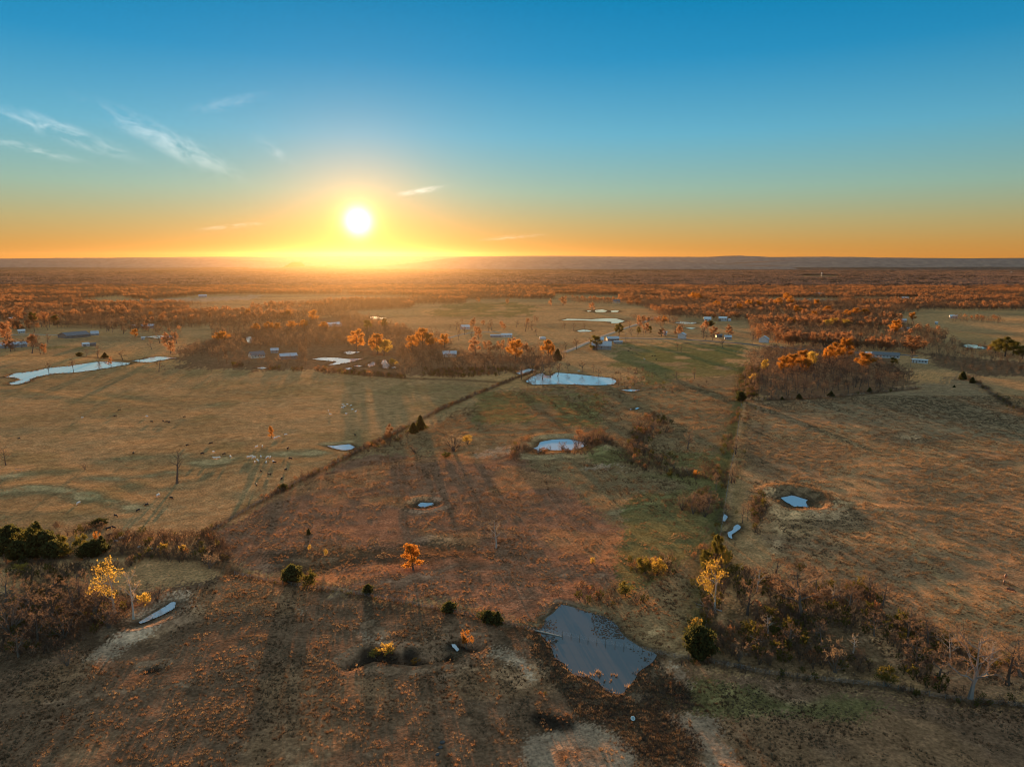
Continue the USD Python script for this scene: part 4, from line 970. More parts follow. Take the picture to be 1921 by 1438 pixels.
    ('orange_tree', 1556, 684, 32, 'orange_tree', 'left one of three orange trees in the middle of the wood', 'tree', 1.1), ('orange_tree', 1570, 681, 34, 'orange_tree', 'middle one of three orange trees in the wood', 'tree', 1.1), ('orange_tree', 1584, 676, 38, 'orange_tree', 'tallest right one of three orange trees in the wood', 'tree', 1.0),
    ('orange_tree', 1624, 702, 36, 'orange_tree', 'round orange tree at the right end of the wood', 'tree', 1.15), ('olive_tree', 1676, 690, 18, 'round_tree', 'small dark round tree in the yard of the long white house', 'tree', 1.0), ('russet_tree', 1710, 666, 34, 'russet_tree', 'very wide rust brown tree behind the long white house', 'tree', 1.7), ('russet_tree', 1661, 660, 24, 'russet_tree', 'pinkish brown tree left of the wide rust brown one', 'tree', 1.2), ('brown_tree_mid', 1711, 676, 16, 'bare_tree', 'pinkish leafless tree between the white house and trailer', 'tree', 1.4),
    ('orange_tree', 1679, 630, 26, 'orange_tree', 'orange tree left of the white sheds on the right', 'tree', 1.1), ('yellow_tree', 1549, 618, 18, 'yellow_tree', 'left golden tree far back in the big wood', 'tree', 1.4), ('yellow_tree', 1563, 616, 19, 'yellow_tree', 'middle golden tree far back in the big wood', 'tree', 1.4), ('yellow_tree', 1586, 617, 18, 'yellow_tree', 'right golden tree far back in the big wood', 'tree', 1.3),
    ('olive_tree', 1885, 672, 32, 'evergreen_tree', 'big green tree at the right edge behind the brush', 'tree', 1.4), ('olive_tree', 1868, 664, 22, 'evergreen_tree', 'dark green tree left of the big green one at the right edge', 'tree', 1.2), ('olive_tree', 1917, 676, 22, 'evergreen_tree', 'green tree cut by the right edge of the picture', 'tree', 1.2), ('olive_tree', 1900, 668, 24, 'evergreen_tree', 'green tree right behind the big green one', 'tree', 1.2),
    ('orange_tree', 1711, 602, 14, 'orange_tree', 'orange tree behind the small white shed of the right fields', 'tree', 1.3),
    ('cedar', 1499, 748, 9, 'cedar_bush', 'first small dark cedar along the edge of the wood', 'bush', 1.6), ('cedar', 1559, 743, 9, 'cedar_bush', 'second small dark cedar along the edge of the wood', 'bush', 1.4), ('cedar', 1631, 736, 9, 'cedar_bush', 'third small dark cedar along the edge of the wood', 'bush', 1.4), ('cedar', 1467, 750, 6, 'cedar_bush', 'tiny dark cedar left of the first along the edge of the wood', 'bush', 1.6), ('cedar', 1806, 711, 13, 'cedar', 'dark cedar at the end of the brush belt', 'tree', 1.2), ('cedar', 1824, 718, 10, 'cedar', 'small dark cedar on the far right fence line', 'tree', 1.3), ('cedar', 1790, 726, 4, 'cedar_bush', 'tiny dark cedar in the right field', 'bush', 1.4),
    ('brown_tree_mid', 1478, 746, 22, 'bare_tree', 'round pinkish leafless tree at the corner of the wood', 'tree', 1.5), ('brown_tree_mid', 1447, 748, 22, 'bare_tree', 'round tan leafless tree at the lane corner', 'tree', 1.4),
    # middle wood and beyond
    ('orange_tree', 708, 668, 42, 'orange_tree', 'large golden tree behind the middle wood ponds', 'tree', 1.1), ('yellow_tree', 720, 670, 34, 'yellow_tree', 'low golden tree at the right of the large golden one', 'tree', 1.1), ('orange_tree', 668, 662, 42, 'orange_tree', 'golden tree left of the large golden one', 'tree', .9), ('orange_tree', 775, 662, 32, 'orange_tree', 'left orange tree of the group above the grey roof', 'tree', 1.1), ('orange_tree', 793, 654, 38, 'orange_tree', 'tall middle orange tree of the group above the grey roof', 'tree', 1.1), ('orange_tree', 808, 658, 32, 'orange_tree', 'right orange tree of the group above the grey roof', 'tree', 1.1), ('orange_tree', 834, 655, 28, 'orange_tree', 'round orange tree in the field right of the orange group', 'tree', 1.1), ('russet_tree', 893, 668, 34, 'russet_tree', 'rust orange tree right of the grey roof', 'tree', 1.1), ('yellow_tree', 738, 688, 16, 'yellow_bush', 'yellow bush right of the reedy ponds', 'bush', 1.2), ('olive_tree', 722, 618, 20, 'evergreen_tree', 'dark tree in the golden light under the sun', 'tree', .8), ('olive_tree', 690, 624, 24, 'evergreen_tree', 'taller dark tree left of the one in the golden light', 'tree', .9),
    ('orange_tree', 413, 645, 20, 'orange_tree', 'left orange tree peeping over the bare wood', 'tree', 1.4), ('orange_tree', 422, 643, 20, 'orange_tree', 'right orange tree peeping over the bare wood', 'tree', 1.3), ('orange_tree', 466, 594, 14, 'orange_tree', 'far orange tree below the left clearing', 'tree', 1.3), ('orange_tree', 481, 626, 18, 'orange_tree', 'orange tree left of the orange row in the middle wood', 'tree', 1.1), ('orange_tree', 506, 622, 17, 'orange_tree', 'first tree of the orange row in the middle wood', 'tree', 1.4), ('orange_tree', 521, 623, 16, 'orange_tree', 'second tree of the orange row in the middle wood', 'tree', 1.4), ('orange_tree', 549, 621, 18, 'orange_tree', 'third tree of the orange row in the middle wood', 'tree', 1.4), ('orange_tree', 571, 619, 18, 'orange_tree', 'fourth tree of the orange row in the middle wood', 'tree', 1.3), ('orange_tree', 588, 607, 24, 'orange_tree', 'tall orange tree behind the orange row', 'tree', 1.1), ('orange_tree', 608, 622, 18, 'orange_tree', 'last tree of the orange row by the long white roof', 'tree', 1.3), ('orange_tree', 543, 598, 16, 'orange_tree', 'orange tree far behind the orange row', 'tree', 1.3),
    ('orange_tree', 253, 635, 16, 'orange_tree', 'small orange tree left of the small village pond', 'tree', 1.0), ('olive_tree', 64, 610, 20, 'evergreen_tree', 'dark green tree in the village', 'tree', 1.0), ('olive_tree', 101, 612, 18, 'evergreen_tree', 'olive tree at the right of the rust ones in the village', 'tree', 1.1), ('russet_tree', 84, 610, 22, 'russet_tree', 'rust coloured tree between two dark ones in the village', 'tree', 1.3), ('russet_tree', 10, 648, 36, 'russet_tree', 'tall pinkish tree at the left edge by the blue grey roof', 'tree', .9), ('orange_tree', 284, 598, 12, 'orange_tree', 'orange tree behind the grey village house', 'tree', 1.0), ('russet_tree', 308, 610, 20, 'russet_tree', 'rust tree right of the grey village house', 'tree', 1.3), ('russet_tree', 36, 600, 22, 'russet_tree', 'left rust tree at the back of the village', 'tree', 1.3), ('russet_tree', 320, 665, 24, 'russet_tree', 'rust tree at the left end of the bare wood', 'tree', 1.1),
    ('bare_tree_mid', 60, 663, 26, 'bare_tree', 'dark leafless tree left of the green yard', 'tree', 1.2), ('bare_tree_mid', 76, 664, 22, 'bare_tree', 'dark leafless tree right at the green yard', 'tree', 1.0), ('brown_tree_mid', 184, 672, 22, 'bare_tree', 'leafless tree behind the long left pond', 'tree', 1.1), ('bare_tree_mid', 163, 668, 14, 'bare_tree', 'small leafless tree left of the one behind the long pond', 'tree', .8), ('brown_tree_mid', 230, 674, 16, 'bare_tree', 'broad leafless tree at the right end of the long pond', 'tree', 1.6), ('cedar', 197, 671, 9, 'cedar_bush', 'small dark cedar behind the long left pond', 'bush', 1.3), ('dark_bush', 149, 668, 6, 'dark_bush', 'round dark bush behind the long left pond', 'bush', 1.4), ('brown_tree_mid', 284, 655, 20, 'bare_tree', 'leafless tree left of the bare wood', 'tree', .8), ('bare_tree_mid', 211, 623, 11, 'bare_tree', 'small round tree in the village field', 'tree', 1.0), ('brown_tree_mid', 231, 626, 12, 'bare_tree', 'tan leafless tree left of the small orange one', 'tree', 1.3),
    ('bare_tree_mid', 138, 697, 26, 'bare_tree', 'leafless tree on the near bank of the long pond', 'tree', .7), ('bare_tree_mid', 92, 701, 22, 'bare_tree', 'dark leafless tree left on the near bank of the long pond', 'tree', .8), ('russet_tree', 209, 686, 15, 'russet_tree', 'rust tree standing against the long bright pond', 'tree', .9), ('bare_tree_mid', 185, 690, 18, 'bare_tree', 'leafless tree standing against the long bright pond', 'tree', .9), ('bare_tree_mid', 298, 697, 22, 'bare_tree', 'dark leafless tree at the pasture end of the long pond', 'tree', 1.0),
    ('dead_tree', 844, 619, 12, 'dead_tree', 'small forked dead tree in the glowing field', 'tree'), ('bare_tree_mid', 861, 640, 22, 'bare_tree', 'left one of two thin trees below the white farm', 'tree', .6), ('bare_tree_mid', 883, 640, 20, 'bare_tree', 'right one of two thin trees below the white farm', 'tree', .7), ('bare_tree_mid', 922, 620, 22, 'bare_tree', 'leafless tree behind the white farm', 'tree', 1.0), ('bare_tree_mid', 932, 657, 16, 'bare_tree', 'small dark tree below the white farm', 'tree', .9), ('bare_tree_mid', 985, 622, 20, 'bare_tree', 'left one of two broad leafless trees in the orange field', 'tree', 1.3), ('brown_tree_mid', 998, 620, 19, 'bare_tree', 'right one of two broad leafless trees in the orange field', 'tree', 1.4), ('bare_tree_mid', 1059, 617, 13, 'bare_tree', 'first leafless tree of the far row', 'tree', 1.0), ('bare_tree_mid', 1076, 619, 16, 'bare_tree', 'second leafless tree of the far row', 'tree', 1.0), ('bare_tree_mid', 1098, 619, 14, 'bare_tree', 'third leafless tree of the far row', 'tree', 1.0), ('bare_tree_mid', 1082, 656, 24, 'bare_tree', 'dark leafless tree beside the gravel road', 'tree', 1.1), ('bare_tree_mid', 1060, 660, 20, 'bare_tree', 'leafless tree left of the one beside the gravel road', 'tree', 1.0),
    ('bare_tree_mid', 1109, 648, 16, 'bare_tree', 'leafless tree at the left end of the grey barn', 'tree', 1.2), ('bare_tree_mid', 1066, 696, 20, 'bare_tree', 'leafless tree above the middle pond on the left', 'tree', .9), ('bare_tree_mid', 1092, 698, 22, 'bare_tree', 'broad leafless tree above the middle pond', 'tree', 1.2), ('bare_tree_mid', 1114, 698, 16, 'bare_tree', 'small leafless tree above the right of the middle pond', 'tree', .9), ('bare_tree_mid', 1271, 658, 18, 'bare_tree', 'left leafless tree in the barn pasture', 'tree', .7), ('bare_tree_mid', 1278, 661, 12, 'bare_tree', 'right leafless tree in the barn pasture', 'tree', .9), ('brown_tree_mid', 1270, 712, 18, 'bare_tree', 'left one of two pinkish trees below the barn pasture', 'tree', 1.1), ('brown_tree_mid', 1303, 711, 22, 'bare_tree', 'right one of two pinkish trees below the barn pasture', 'tree', 1.0), ('bare_tree_mid', 1249, 711, 12, 'bare_tree', 'thin tree left of the pinkish pair', 'tree', .5), ('bare_tree_mid', 1336, 638, 12, 'bare_tree', 'dark round tree left of the white cottage', 'tree', 1.5), ('bare_tree_mid', 1355, 652, 16, 'bare_tree', 'dark tree in front of the white cottage', 'tree', 1.4), ('olive_tree', 1198, 627, 14, 'evergreen_tree', 'first small tree along the gravel road', 'tree', .9), ('bare_tree_mid', 1207, 628, 11, 'bare_tree', 'second small tree along the gravel road', 'tree', .9), ('olive_tree', 1219, 625, 14, 'evergreen_tree', 'third small tree along the gravel road', 'tree', .8), ('bare_tree_mid', 1208, 612, 10, 'bare_tree', 'round brown tree beyond the gravel road', 'tree', 1.6),
    ('russet_tree', 1111, 582, 16, 'russet_tree', 'rust tree left of the far house', 'tree', 1.1), ('russet_tree', 1056, 572, 16, 'russet_tree', 'rust tree at the end of the far pasture', 'tree', 1.6), ('russet_tree', 1182, 572, 14, 'russet_tree', 'left rust tree of the far house garden', 'tree', 1.3), ('russet_tree', 1196, 573, 15, 'russet_tree', 'right rust tree of the far house garden', 'tree', 1.3), ('russet_tree', 1032, 574, 13, 'russet_tree', 'small rust tree in the far pasture', 'tree', .8), ('russet_tree', 896, 568, 10, 'russet_tree', 'rust tree in the bright far strip', 'tree', 1.3), ('russet_tree', 952, 570, 10, 'russet_tree', 'rust tree right in the bright far strip', 'tree', 1.2),
]:
    if kind.split('_')[0] in ('orange', 'yellow', 'russet', 'olive') and 575 < py < 725 and h > 15:
        py -= .10 * h; h *= .90; w = [(w[0] if w else 1.0) * 1.15]
    if cat == 'bush' and py > 980:
        h *= .78
    plant(kind, px, py, h, name, label, cat, None, *w)
# trees standing about the village houses
VILLAGE = [PP((0, 600), (110, 600), (110, 622), (0, 630)), PP((0, 645), (95, 640), (95, 664), (0, 668)), PP((190, 615), (330, 604), (345, 640), (290, 632), (200, 625)), PP((290, 622), (345, 640), (345, 655), (300, 650)), PP((1165, 606), (1290, 600), (1300, 632), (1170, 632)), PP((1300, 605), (1400, 640), (1300, 640)), PP((850, 605), (1010, 605), (1010, 632), (860, 640))]
for i, reg in enumerate(VILLAGE):
    nm = ['left of the village', 'by the roofs at the left edge', 'behind the blue grey village house', 'left of the bare wood', 'along the gravel road', 'by the white cottage', 'round the white farm in the glow'][i]
    cnt = [28, 14, 22, 10, 18, 7, 16][i]
    bx = reg.bounds
    while cnt:
        px, py = random.uniform(bx[0], bx[2]), random.uniform(bx[1], bx[3])
        if not reg.contains(shapely.Point(px, py)) or any(p.contains(shapely.Point(*G(px, py))) for p, _, _ in PONDS):
            continue
        cnt -= 1
        kd = random.choice(['bare_tree_mid', 'brown_tree_mid', 'brown_tree_mid', 'russet_tree'])
        nmk = 'russet_tree' if kd == 'russet_tree' else 'bare_tree'
        lb = {'bare_tree_mid': 'dark leafless yard tree', 'brown_tree_mid': 'brown leafless yard tree', 'russet_tree': 'rust coloured yard tree'}[kd]
        plant(kd, px, py, random.uniform(.55, 1.0) * (15 + (py - 600) * .18), nmk, f'{lb} {nm}', 'tree', f'{lb}s {nm}', random.uniform(1.0, 1.4))
# glowing crowns scattered over the big wood on the right
for i, (px, py) in enumerate([(1447, 577), (1459, 575), (1423, 580), (1485, 585), (1482, 574), (1496, 590), (1508, 596), (1531, 578), (1528, 600), (1571, 600), (1589, 598), (1624, 596), (1625, 609), (1404, 578), (1345, 580), (1347, 578), (1310, 566), (1300, 564), (1360, 570), (1386, 585), (1484, 612), (1449, 588), (1604, 594), (1475, 566), (1412, 575), (1551, 590)]):
    plant('orange_tree' if i % 3 else 'russet_tree', px, py, 15, 'orange_tree', 'orange crowned tree scattered through the big wood on the right', 'tree', 'orange crowned trees of the big right wood', 1.35)

# the clump of cedars on the left, one by one
for i, (px, py, h) in enumerate([(20, 1026, 48), (52, 1030, 50), (84, 1040, 56), (62, 1046, 46), (34, 1048, 40), (110, 1036, 34), (8, 1040, 40), (72, 1022, 44), (100, 1048, 40), (148, 1036, 36), (178, 1042, 40), (192, 1034, 30), (164, 1046, 34), (130, 1044, 26)]):
    plant(('dark_bush', 'olive_shrub', 'dark_bush', 'cedar')[i % 4], px, py, h * (.66, .72, .6, .8)[i % 4], 'evergreen_bush', 'dark bushy evergreen in the clump at the left edge below the pasture', 'bush', 'evergreens of the left clump', .95)


# ---------------------------------------------------------------- brush that nobody could count, and the single bushes that stand out of it
def shrub_mesh(seed, mat, n_leaf=0, h=2.6):
    w, t, tips = bare_tree(seed=seed, h=h, stems=6, limbs=12, sub=3, fine=4, twig_w=.05, spread=.45, stem=.12, r0=.09)
    mb = MB(); mb.add(*t.mesh()); mb.add(*w.mesh())
    rng = np.random.default_rng(seed)
    if n_leaf:
        mb.leaves(tips[rng.integers(0, len(tips), n_leaf)], .13, rng)
    return mb.mesh(), mat


BRUSH = [shrub_mesh(501, MAT['twig']), shrub_mesh(502, MAT['dark_twig']), shrub_mesh(503, MAT['twig'], 160), shrub_mesh(504, MAT['olive'], 240), shrub_mesh(505, MAT['russet'], 200)]


def thicket(label, zones, weights, step=2.6, size=(.6, 1.3)):
    xs, ys, ss = [], [], []
    for z_ in zones:
        pts, k = (z_[0], z_[1]) if isinstance(z_, tuple) and isinstance(z_[1], float) else (z_, 1.0)
        a = np.array(pts)
        poly = Polygon(G(a[:, 0], a[:, 1]))
        b = poly.bounds
        st = step * (1 if k >= 1 else 1)
        gx, gy = np.meshgrid(np.arange(b[0], b[2], st), np.arange(b[1], b[3], st))
        x, y = gx.ravel() + g_rng.uniform(-.5, .5, gx.size) * st, gy.ravel() + g_rng.uniform(-.5, .5, gx.size) * st
        ok = inside(poly, x, y) & (fbm2(x, y, 11, 2, 81) > .36)
        xs.append(x[ok]); ys.append(y[ok]); ss.append(np.full(ok.sum(), k))
    x, y, s_ = map(np.concatenate, (xs, ys, ss))
    ok = np.ones(len(x), bool)
    for p, _, D in PONDS:
        ok &= ~shapely.contains_xy(p.buffer(.8), x, y)
    x, y, s_ = x[ok], y[ok], s_[ok]
    print('thicket', len(x), label)
    w_ = np.array(weights) / sum(weights)
    scatter('brush', label, BRUSH, np.stack([x, y, ground(x, y) - .05], 1), g_rng.uniform(0, 6.28, len(x)), s_ * g_rng.uniform(*size, len(x)), g_rng.choice(5, len(x), p=w_))


def along(px, py, w_px):
    """A strip of the picture along a line, w_px wide to each side, laid on the ground."""
    ln = LineString(G(np.array(px, float), np.array(py, float)))
    return ln


def hedge(label, pts, width, weights, density, size):
    ln = LineString(G(np.array(pts, float)[:, 0], np.array(pts, float)[:, 1]))
    n = int(ln.length * density)
    t = g_rng.uniform(0, 1, n)
    p = np.array([ln.interpolate(q, normalized=True).coords[0] for q in t]) + g_rng.standard_normal((n, 2)) * width
    ok = fbm2(p[:, 0], p[:, 1], 14, 2, 83) > .40
    p = p[ok]
    for q, _, D in PONDS:
        p = p[~shapely.contains_xy(q.buffer(.8), p[:, 0], p[:, 1])]
    w_ = np.array(weights) / sum(weights)
    scatter('brush', label, BRUSH, np.column_stack([p, ground(p[:, 0], p[:, 1]) - .05]), g_rng.uniform(0, 6.28, len(p)), g_rng.uniform(*size, len(p)), g_rng.choice(5, len(p), p=w_))


thicket('brown brush of the lower left thicket', [[(0, 1110), (60, 1095), (190, 1105), (250, 1140), (245, 1165), (200, 1195), (130, 1225), (0, 1235)], [(0, 1050), (120, 1060), (240, 1060), (280, 1040), (250, 1070), (100, 1095), (0, 1090)]], [4, 2.4, 1.4, 1.6, .2], 1.9, (.6, 1.5))
thicket('dark brush along the foot of the left pasture', [[(195, 1005), (260, 1000), (330, 1005), (395, 1000), (440, 1030), (420, 1060), (340, 1055), (260, 1050), (210, 1040)], [(100, 985), (190, 985), (200, 1000), (110, 1005)]], [2, 4, 1.2, .8, .2], 1.8, (.6, 1.4))
thicket('brown brush round the round white pond', [[(968, 832), (1000, 824), (1003, 850), (975, 862), (950, 870), (955, 850)], [(1080, 826), (1125, 808), (1150, 830), (1160, 845), (1100, 848)], [(1003, 846), (1060, 846), (1100, 848), (1120, 855), (1010, 858)]], [3, 1, 2, .5, 2], 2.3, (.7, 1.6))
thicket('dark brush in the hollow right of the round pond', [[(1182, 792), (1225, 780), (1262, 790), (1268, 815), (1200, 818)], [(1165, 835), (1200, 825), (1220, 850), (1320, 870), (1350, 880), (1345, 905), (1270, 898), (1200, 885), (1165, 862)], [(1278, 925), (1330, 915), (1345, 935), (1335, 965), (1285, 962)], [(1180, 815), (1210, 805), (1230, 830), (1185, 840)]], [2.5, 2.5, 1.5, 1.2, .8], 2.4, (.6, 1.4))
thicket('brush on the far bank of the near pond', [[(1022, 1100), (1080, 1095), (1150, 1100), (1165, 1130), (1155, 1145), (1110, 1140), (1060, 1128), (1030, 1120)], [(1180, 1060), (1260, 1040), (1275, 1075), (1220, 1100), (1180, 1090)], [(1150, 1120), (1200, 1120), (1215, 1140), (1170, 1145)]], [2, 1.5, 2, 1.6, 1.2], 2.1, (.6, 1.3))
thicket('thicket of bare bushes below the right field', [[(1370, 1060), (1450, 1045), (1560, 1085), (1640, 1110), (1680, 1150), (1640, 1190), (1530, 1200), (1430, 1180), (1380, 1130)], [(1335, 1180), (1430, 1180), (1560, 1215), (1690, 1270), (1690, 1285), (1560, 1258), (1440, 1252), (1330, 1230)], [(1640, 1160), (1720, 1170), (1820, 1225), (1921, 1250), (2000, 1300), (1921, 1318), (1770, 1300), (1690, 1270)]], [3.2, 2.6, 1.2, 2.0, .15], 1.8, (.6, 1.6))
thicket('brush along the right side of the lane', [[(1330, 1035), (1360, 1025), (1375, 1080), (1345, 1160), (1325, 1190), (1312, 1190)], [(1400, 690), (1425, 690), (1420, 745), (1400, 748)], [(1410, 940), (1430, 930), (1440, 960), (1415, 1000)]], [2, 1.5, 1.5, 2.4, .3], 1.7, (.7, 1.5))
thicket('low brush on the gully and pond banks', [[(1240, 1278), (1285, 1282), (1300, 1312), (1265, 1312)], [(1005, 1296), (1030, 1300), (1040, 1320), (1010, 1318)], [(1008, 1335), (1050, 1330), (1070, 1350), (1050, 1372), (1012, 1370)], [(700, 1228), (735, 1226), (738, 1236), (705, 1240)]], [1, 4, 1, .2, 1.2], 1.5, (.25, .5))
thicket('scattered dark brush of the middle field', [[(1000, 740), (1100, 745), (1200, 735), (1190, 760), (1040, 765)], [(1150, 700), (1200, 690), (1240, 705), (1200, 735), (1160, 730)], [(1220, 720), (1320, 712), (1340, 730), (1230, 740)]], [2, 2, 1.5, .4, .8], 6.5, (.6, 1.3))
thicket('dark bushes along the far edge of the left pasture', [[(590, 690), (640, 694), (760, 706), (760, 712), (640, 702), (590, 697)], [(548, 692), (568, 692), (566, 698), (549, 698)], [(436, 682), (455, 682), (455, 690), (436, 690)], [(505, 690), (530, 690), (528, 696), (506, 696)], [(790, 695), (990, 690), (1020, 690), (960, 705), (850, 710), (790, 706)]], [1.5, 3, 1, 2.0, .8], 3.0, (.9, 1.7))
hedge('overgrown hedge of the diagonal fence line', [(380, 1006), (430, 975), (480, 946), (600, 883), (690, 838), (760, 803), (820, 770), (900, 737), (950, 716), (1000, 697)], 1.5, [1.5, 3, 1.5, .5, .6], 2.2, (.4, .95))
hedge('rusty brush where the diagonal fence bends', [(693, 845), (710, 838), (730, 832), (745, 824), (757, 816)], 3.2, [2, .5, 2, 1, 2], 1.6, (.6, 1.2))
hedge('hedge along both sides of the lane', [(1314, 1205), (1335, 1060), (1349, 960), (1360, 890), (1372, 830), (1386, 760), (1395, 700)], 3.4, [2.2, 1.8, 2, 1.6, .4], 1.3, (.5, 1.15))
hedge('low weeds under the near fence line', [(440, 1077), (530, 1096), (690, 1122), (850, 1153), (960, 1178), (1012, 1190)], .9, [1.5, 3, 1, 1, .3], 1.3, (.22, .5))
hedge('dark brush under the right fence line', [(1232, 1228), (1310, 1240), (1440, 1266), (1660, 1288), (1770, 1308), (1921, 1326)], 1.5, [2, 3, 1, 1.5, .3], 1.8, (.35, .85))
hedge('brush of the far right fence line', [(1815, 706), (1840, 722), (1868, 742), (1900, 762), (1940, 785)], 1.6, [2, 3, .5, .6, .3], 1.0, (.5, 1.1))
hedge('brush along the edge of the wood beside the lane', [(1400, 750), (1430, 751), (1560, 744), (1640, 737), (1720, 727)], 2.5, [3, 2, 1, .4, .4], 1.0, (.5, 1.2))
# single bare trees and bushes that rise out of the near thickets
for i, (px, py, h) in enumerate([(20, 1185, 60), (60, 1150, 55), (95, 1165, 52), (140, 1150, 58), (172, 1165, 50), (70, 1205, 48), (120, 1195, 46), (35, 1230, 40), (190, 1135, 45), (10, 1135, 50), (150, 1120, 40), (100, 1125, 42), (205, 1180, 40)]):
    plant('bare_tree_near' if i % 2 else 'bare_shrub', px, py, h, 'bare_tree', 'leafless brown tree in the lower left thicket', 'tree', 'bare trees of the lower left thicket', 1.3)
for i, (px, py, h) in enumerate([(1420, 1110, 52), (1450, 1095, 48), (1530, 1120, 50), (1560, 1135, 44), (1590, 1150, 46), (1470, 1125, 50), (1440, 1190, 40), (1480, 1215, 42), (1540, 1210, 38), (1600, 1225, 40), (1700, 1205, 52), (1740, 1220, 56), (1780, 1245, 60), (1720, 1250, 48), (1760, 1275, 54), (1850, 1270, 66), (1890, 1285, 70), (1800, 1225, 52), (1860, 1245, 50), (1915, 1270, 60), (1640, 1195, 38)]):
    plant('bare_tree_near' if i % 3 else 'pale_tree', px, py, h * (1 if i % 3 else .8), 'bare_tree', 'leafless tree in the thicket below the right field', 'tree', 'bare trees of the thicket below the right field', 1.35)
for i, (px, py, h) in enumerate([(1280, 955, 28), (1296, 948, 30), (1315, 955, 34), (1330, 948, 32), (1300, 962, 26), (1322, 968, 26), (1190, 845, 20), (1210, 850, 20), (1235, 868, 18), (1265, 880, 18), (1292, 890, 16), (1200, 800, 18), (1225, 806, 20), (1248, 812, 18)]):
    plant('bare_shrub', px, py, h, 'bare_bush', 'leafless brown bush in the hollow between the round pond and lane', 'bush', 'bare bushes of the hollow by the lane', 1.3)
for i, (px, py, h) in enumerate([(1083, 838, 26), (1097, 836, 28), (1110, 833, 28), (1122, 832, 26), (1134, 834, 22), (972, 850, 20), (985, 846, 18), (1055, 845, 20)]):
    plant('bare_shrub', px, py, h, 'bare_bush', 'reddish leafless bush on the bank of the round white pond', 'bush', 'bare bushes round the white pond', 1.2)
for i, (px, py, h) in enumerate([(990, 724, 22), (1004, 716, 26), (1018, 712, 24), (1032, 708, 26), (1046, 706, 28), (978, 712, 30), (1000, 700, 28), (1020, 696, 30), (1122, 708, 20), (1160, 724, 16), (1172, 728, 14), (1190, 724, 18), (1205, 722, 18)]):
    plant('brown_tree_mid' if i % 2 else 'bare_tree_mid', px, py, h, 'bare_tree', 'leafless tree on the bank of the large middle pond', 'tree', 'bare trees round the large middle pond', 1.1)
for name, px, py, ln_, rz, label in [('fallen_tree', 1352, 1150, 9.0, -1.9, 'bleached fallen tree beside the tall golden tree on the lane'), ('fallen_tree', 30, 882, 7.0, 1.2, 'bleached fallen tree at the left edge of the pasture'), ('fallen_branch', 1405, 1196, 6.0, .6, 'bleached broken branch right of the fallen tree on the lane'), ('fallen_branch', 1620, 1152, 4.5, .9, 'white broken branch in the creek of the right thicket')]:
    thing(name, label, 'dead wood', at(px, py) + [0, 0, .35], rz, ln_ / 10, None, PROTO['fallen_tree_0'], 1.42)


# ---------------------------------------------------------------- buildings
def paint(name, c, rough=.6, vary=.12, scale=.8, spec=.3):
    c = np.array(c)
    return M(name, {'g': ('geometry', {}), 'n': ('noise_texture', {'scale': scale, 'detail': 5.0}), 'r': ('rgb_ramp', {'ramp': [(.3, tuple(c * (1 - vary))), (.7, tuple(c * (1 + vary)))]}), 'p': ('principled_bsdf', {'roughness': rough, 'specular_ior_level': spec})},
             [('g.position', 'n.vector'), ('n.fac', 'r.fac'), ('r.color', 'p.base_color')], surface='p.BSDF')


WHITE, GREYW, DARKW, TAN = paint('white_siding', (.40, .37, .34)), paint('grey_siding', (.23, .215, .20)), paint('weathered_boards', (.12, .10, .085)), paint('tan_siding', (.48, .40, .30))
ROOF_G, ROOF_D, ROOF_W = paint('grey_metal_roof', (.26, .27, .28), .5, .1, .5, .3), paint('dark_shingles', (.09, .085, .085), .85), paint('white_metal_roof', (.40, .38, .36), .5, .06, .5, .2)
PANE, DOORM = paint('window_pane', (.035, .04, .05), .1, .05, 1, .8), paint('door_paint', (.16, .13, .11))
GRAVEL, ASPH = paint('gravel', (.40, .30, .22), .95, .18, .6, 0), paint('asphalt', (.12, .105, .10), .9, .15, .5, .1)
WOODM, STEEL = paint('grey_post_wood', (.17, .14, .115), .9, .25, 3, 0), paint('galvanised', (.4, .4, .4), .5)


def box(x0, x1, y0, y1, z0, z1):
    m = trimesh.creation.box([x1 - x0, y1 - y0, z1 - z0]); m.apply_translation([(x0 + x1) / 2, (y0 + y1) / 2, (z0 + z1) / 2])
    return m


def gable_block(w, d, h, rise):
    """Walls with gable ends, ridge along x."""
    p = Polygon([(-d / 2, -.4), (d / 2, -.4), (d / 2, h), (0, h + rise), (-d / 2, h)])
    m = trimesh.creation.extrude_polygon(p, w, engine='earcut')
    m.apply_transform(np.array([[0, 0, 1, -w / 2], [1, 0, 0, 0], [0, 1, 0, 0], [0, 0, 0, 1.]]))
    return m


def roof_slab(w, d, h, rise, side, over=.45, th=.16):
    L = d / 2 + over
    a = h - rise * over / (d / 2)
    p = Polygon([(0, h + rise + .02), (side * L, a + .02), (side * L, a + th), (0, h + rise + th + .02)])
    m = trimesh.creation.extrude_polygon(p, w + 2 * over, engine='earcut')
    m.apply_transform(np.array([[0, 0, 1, -(w / 2 + over)], [1, 0, 0, 0], [0, 1, 0, 0], [0, 0, 0, 1.]]))
    return m


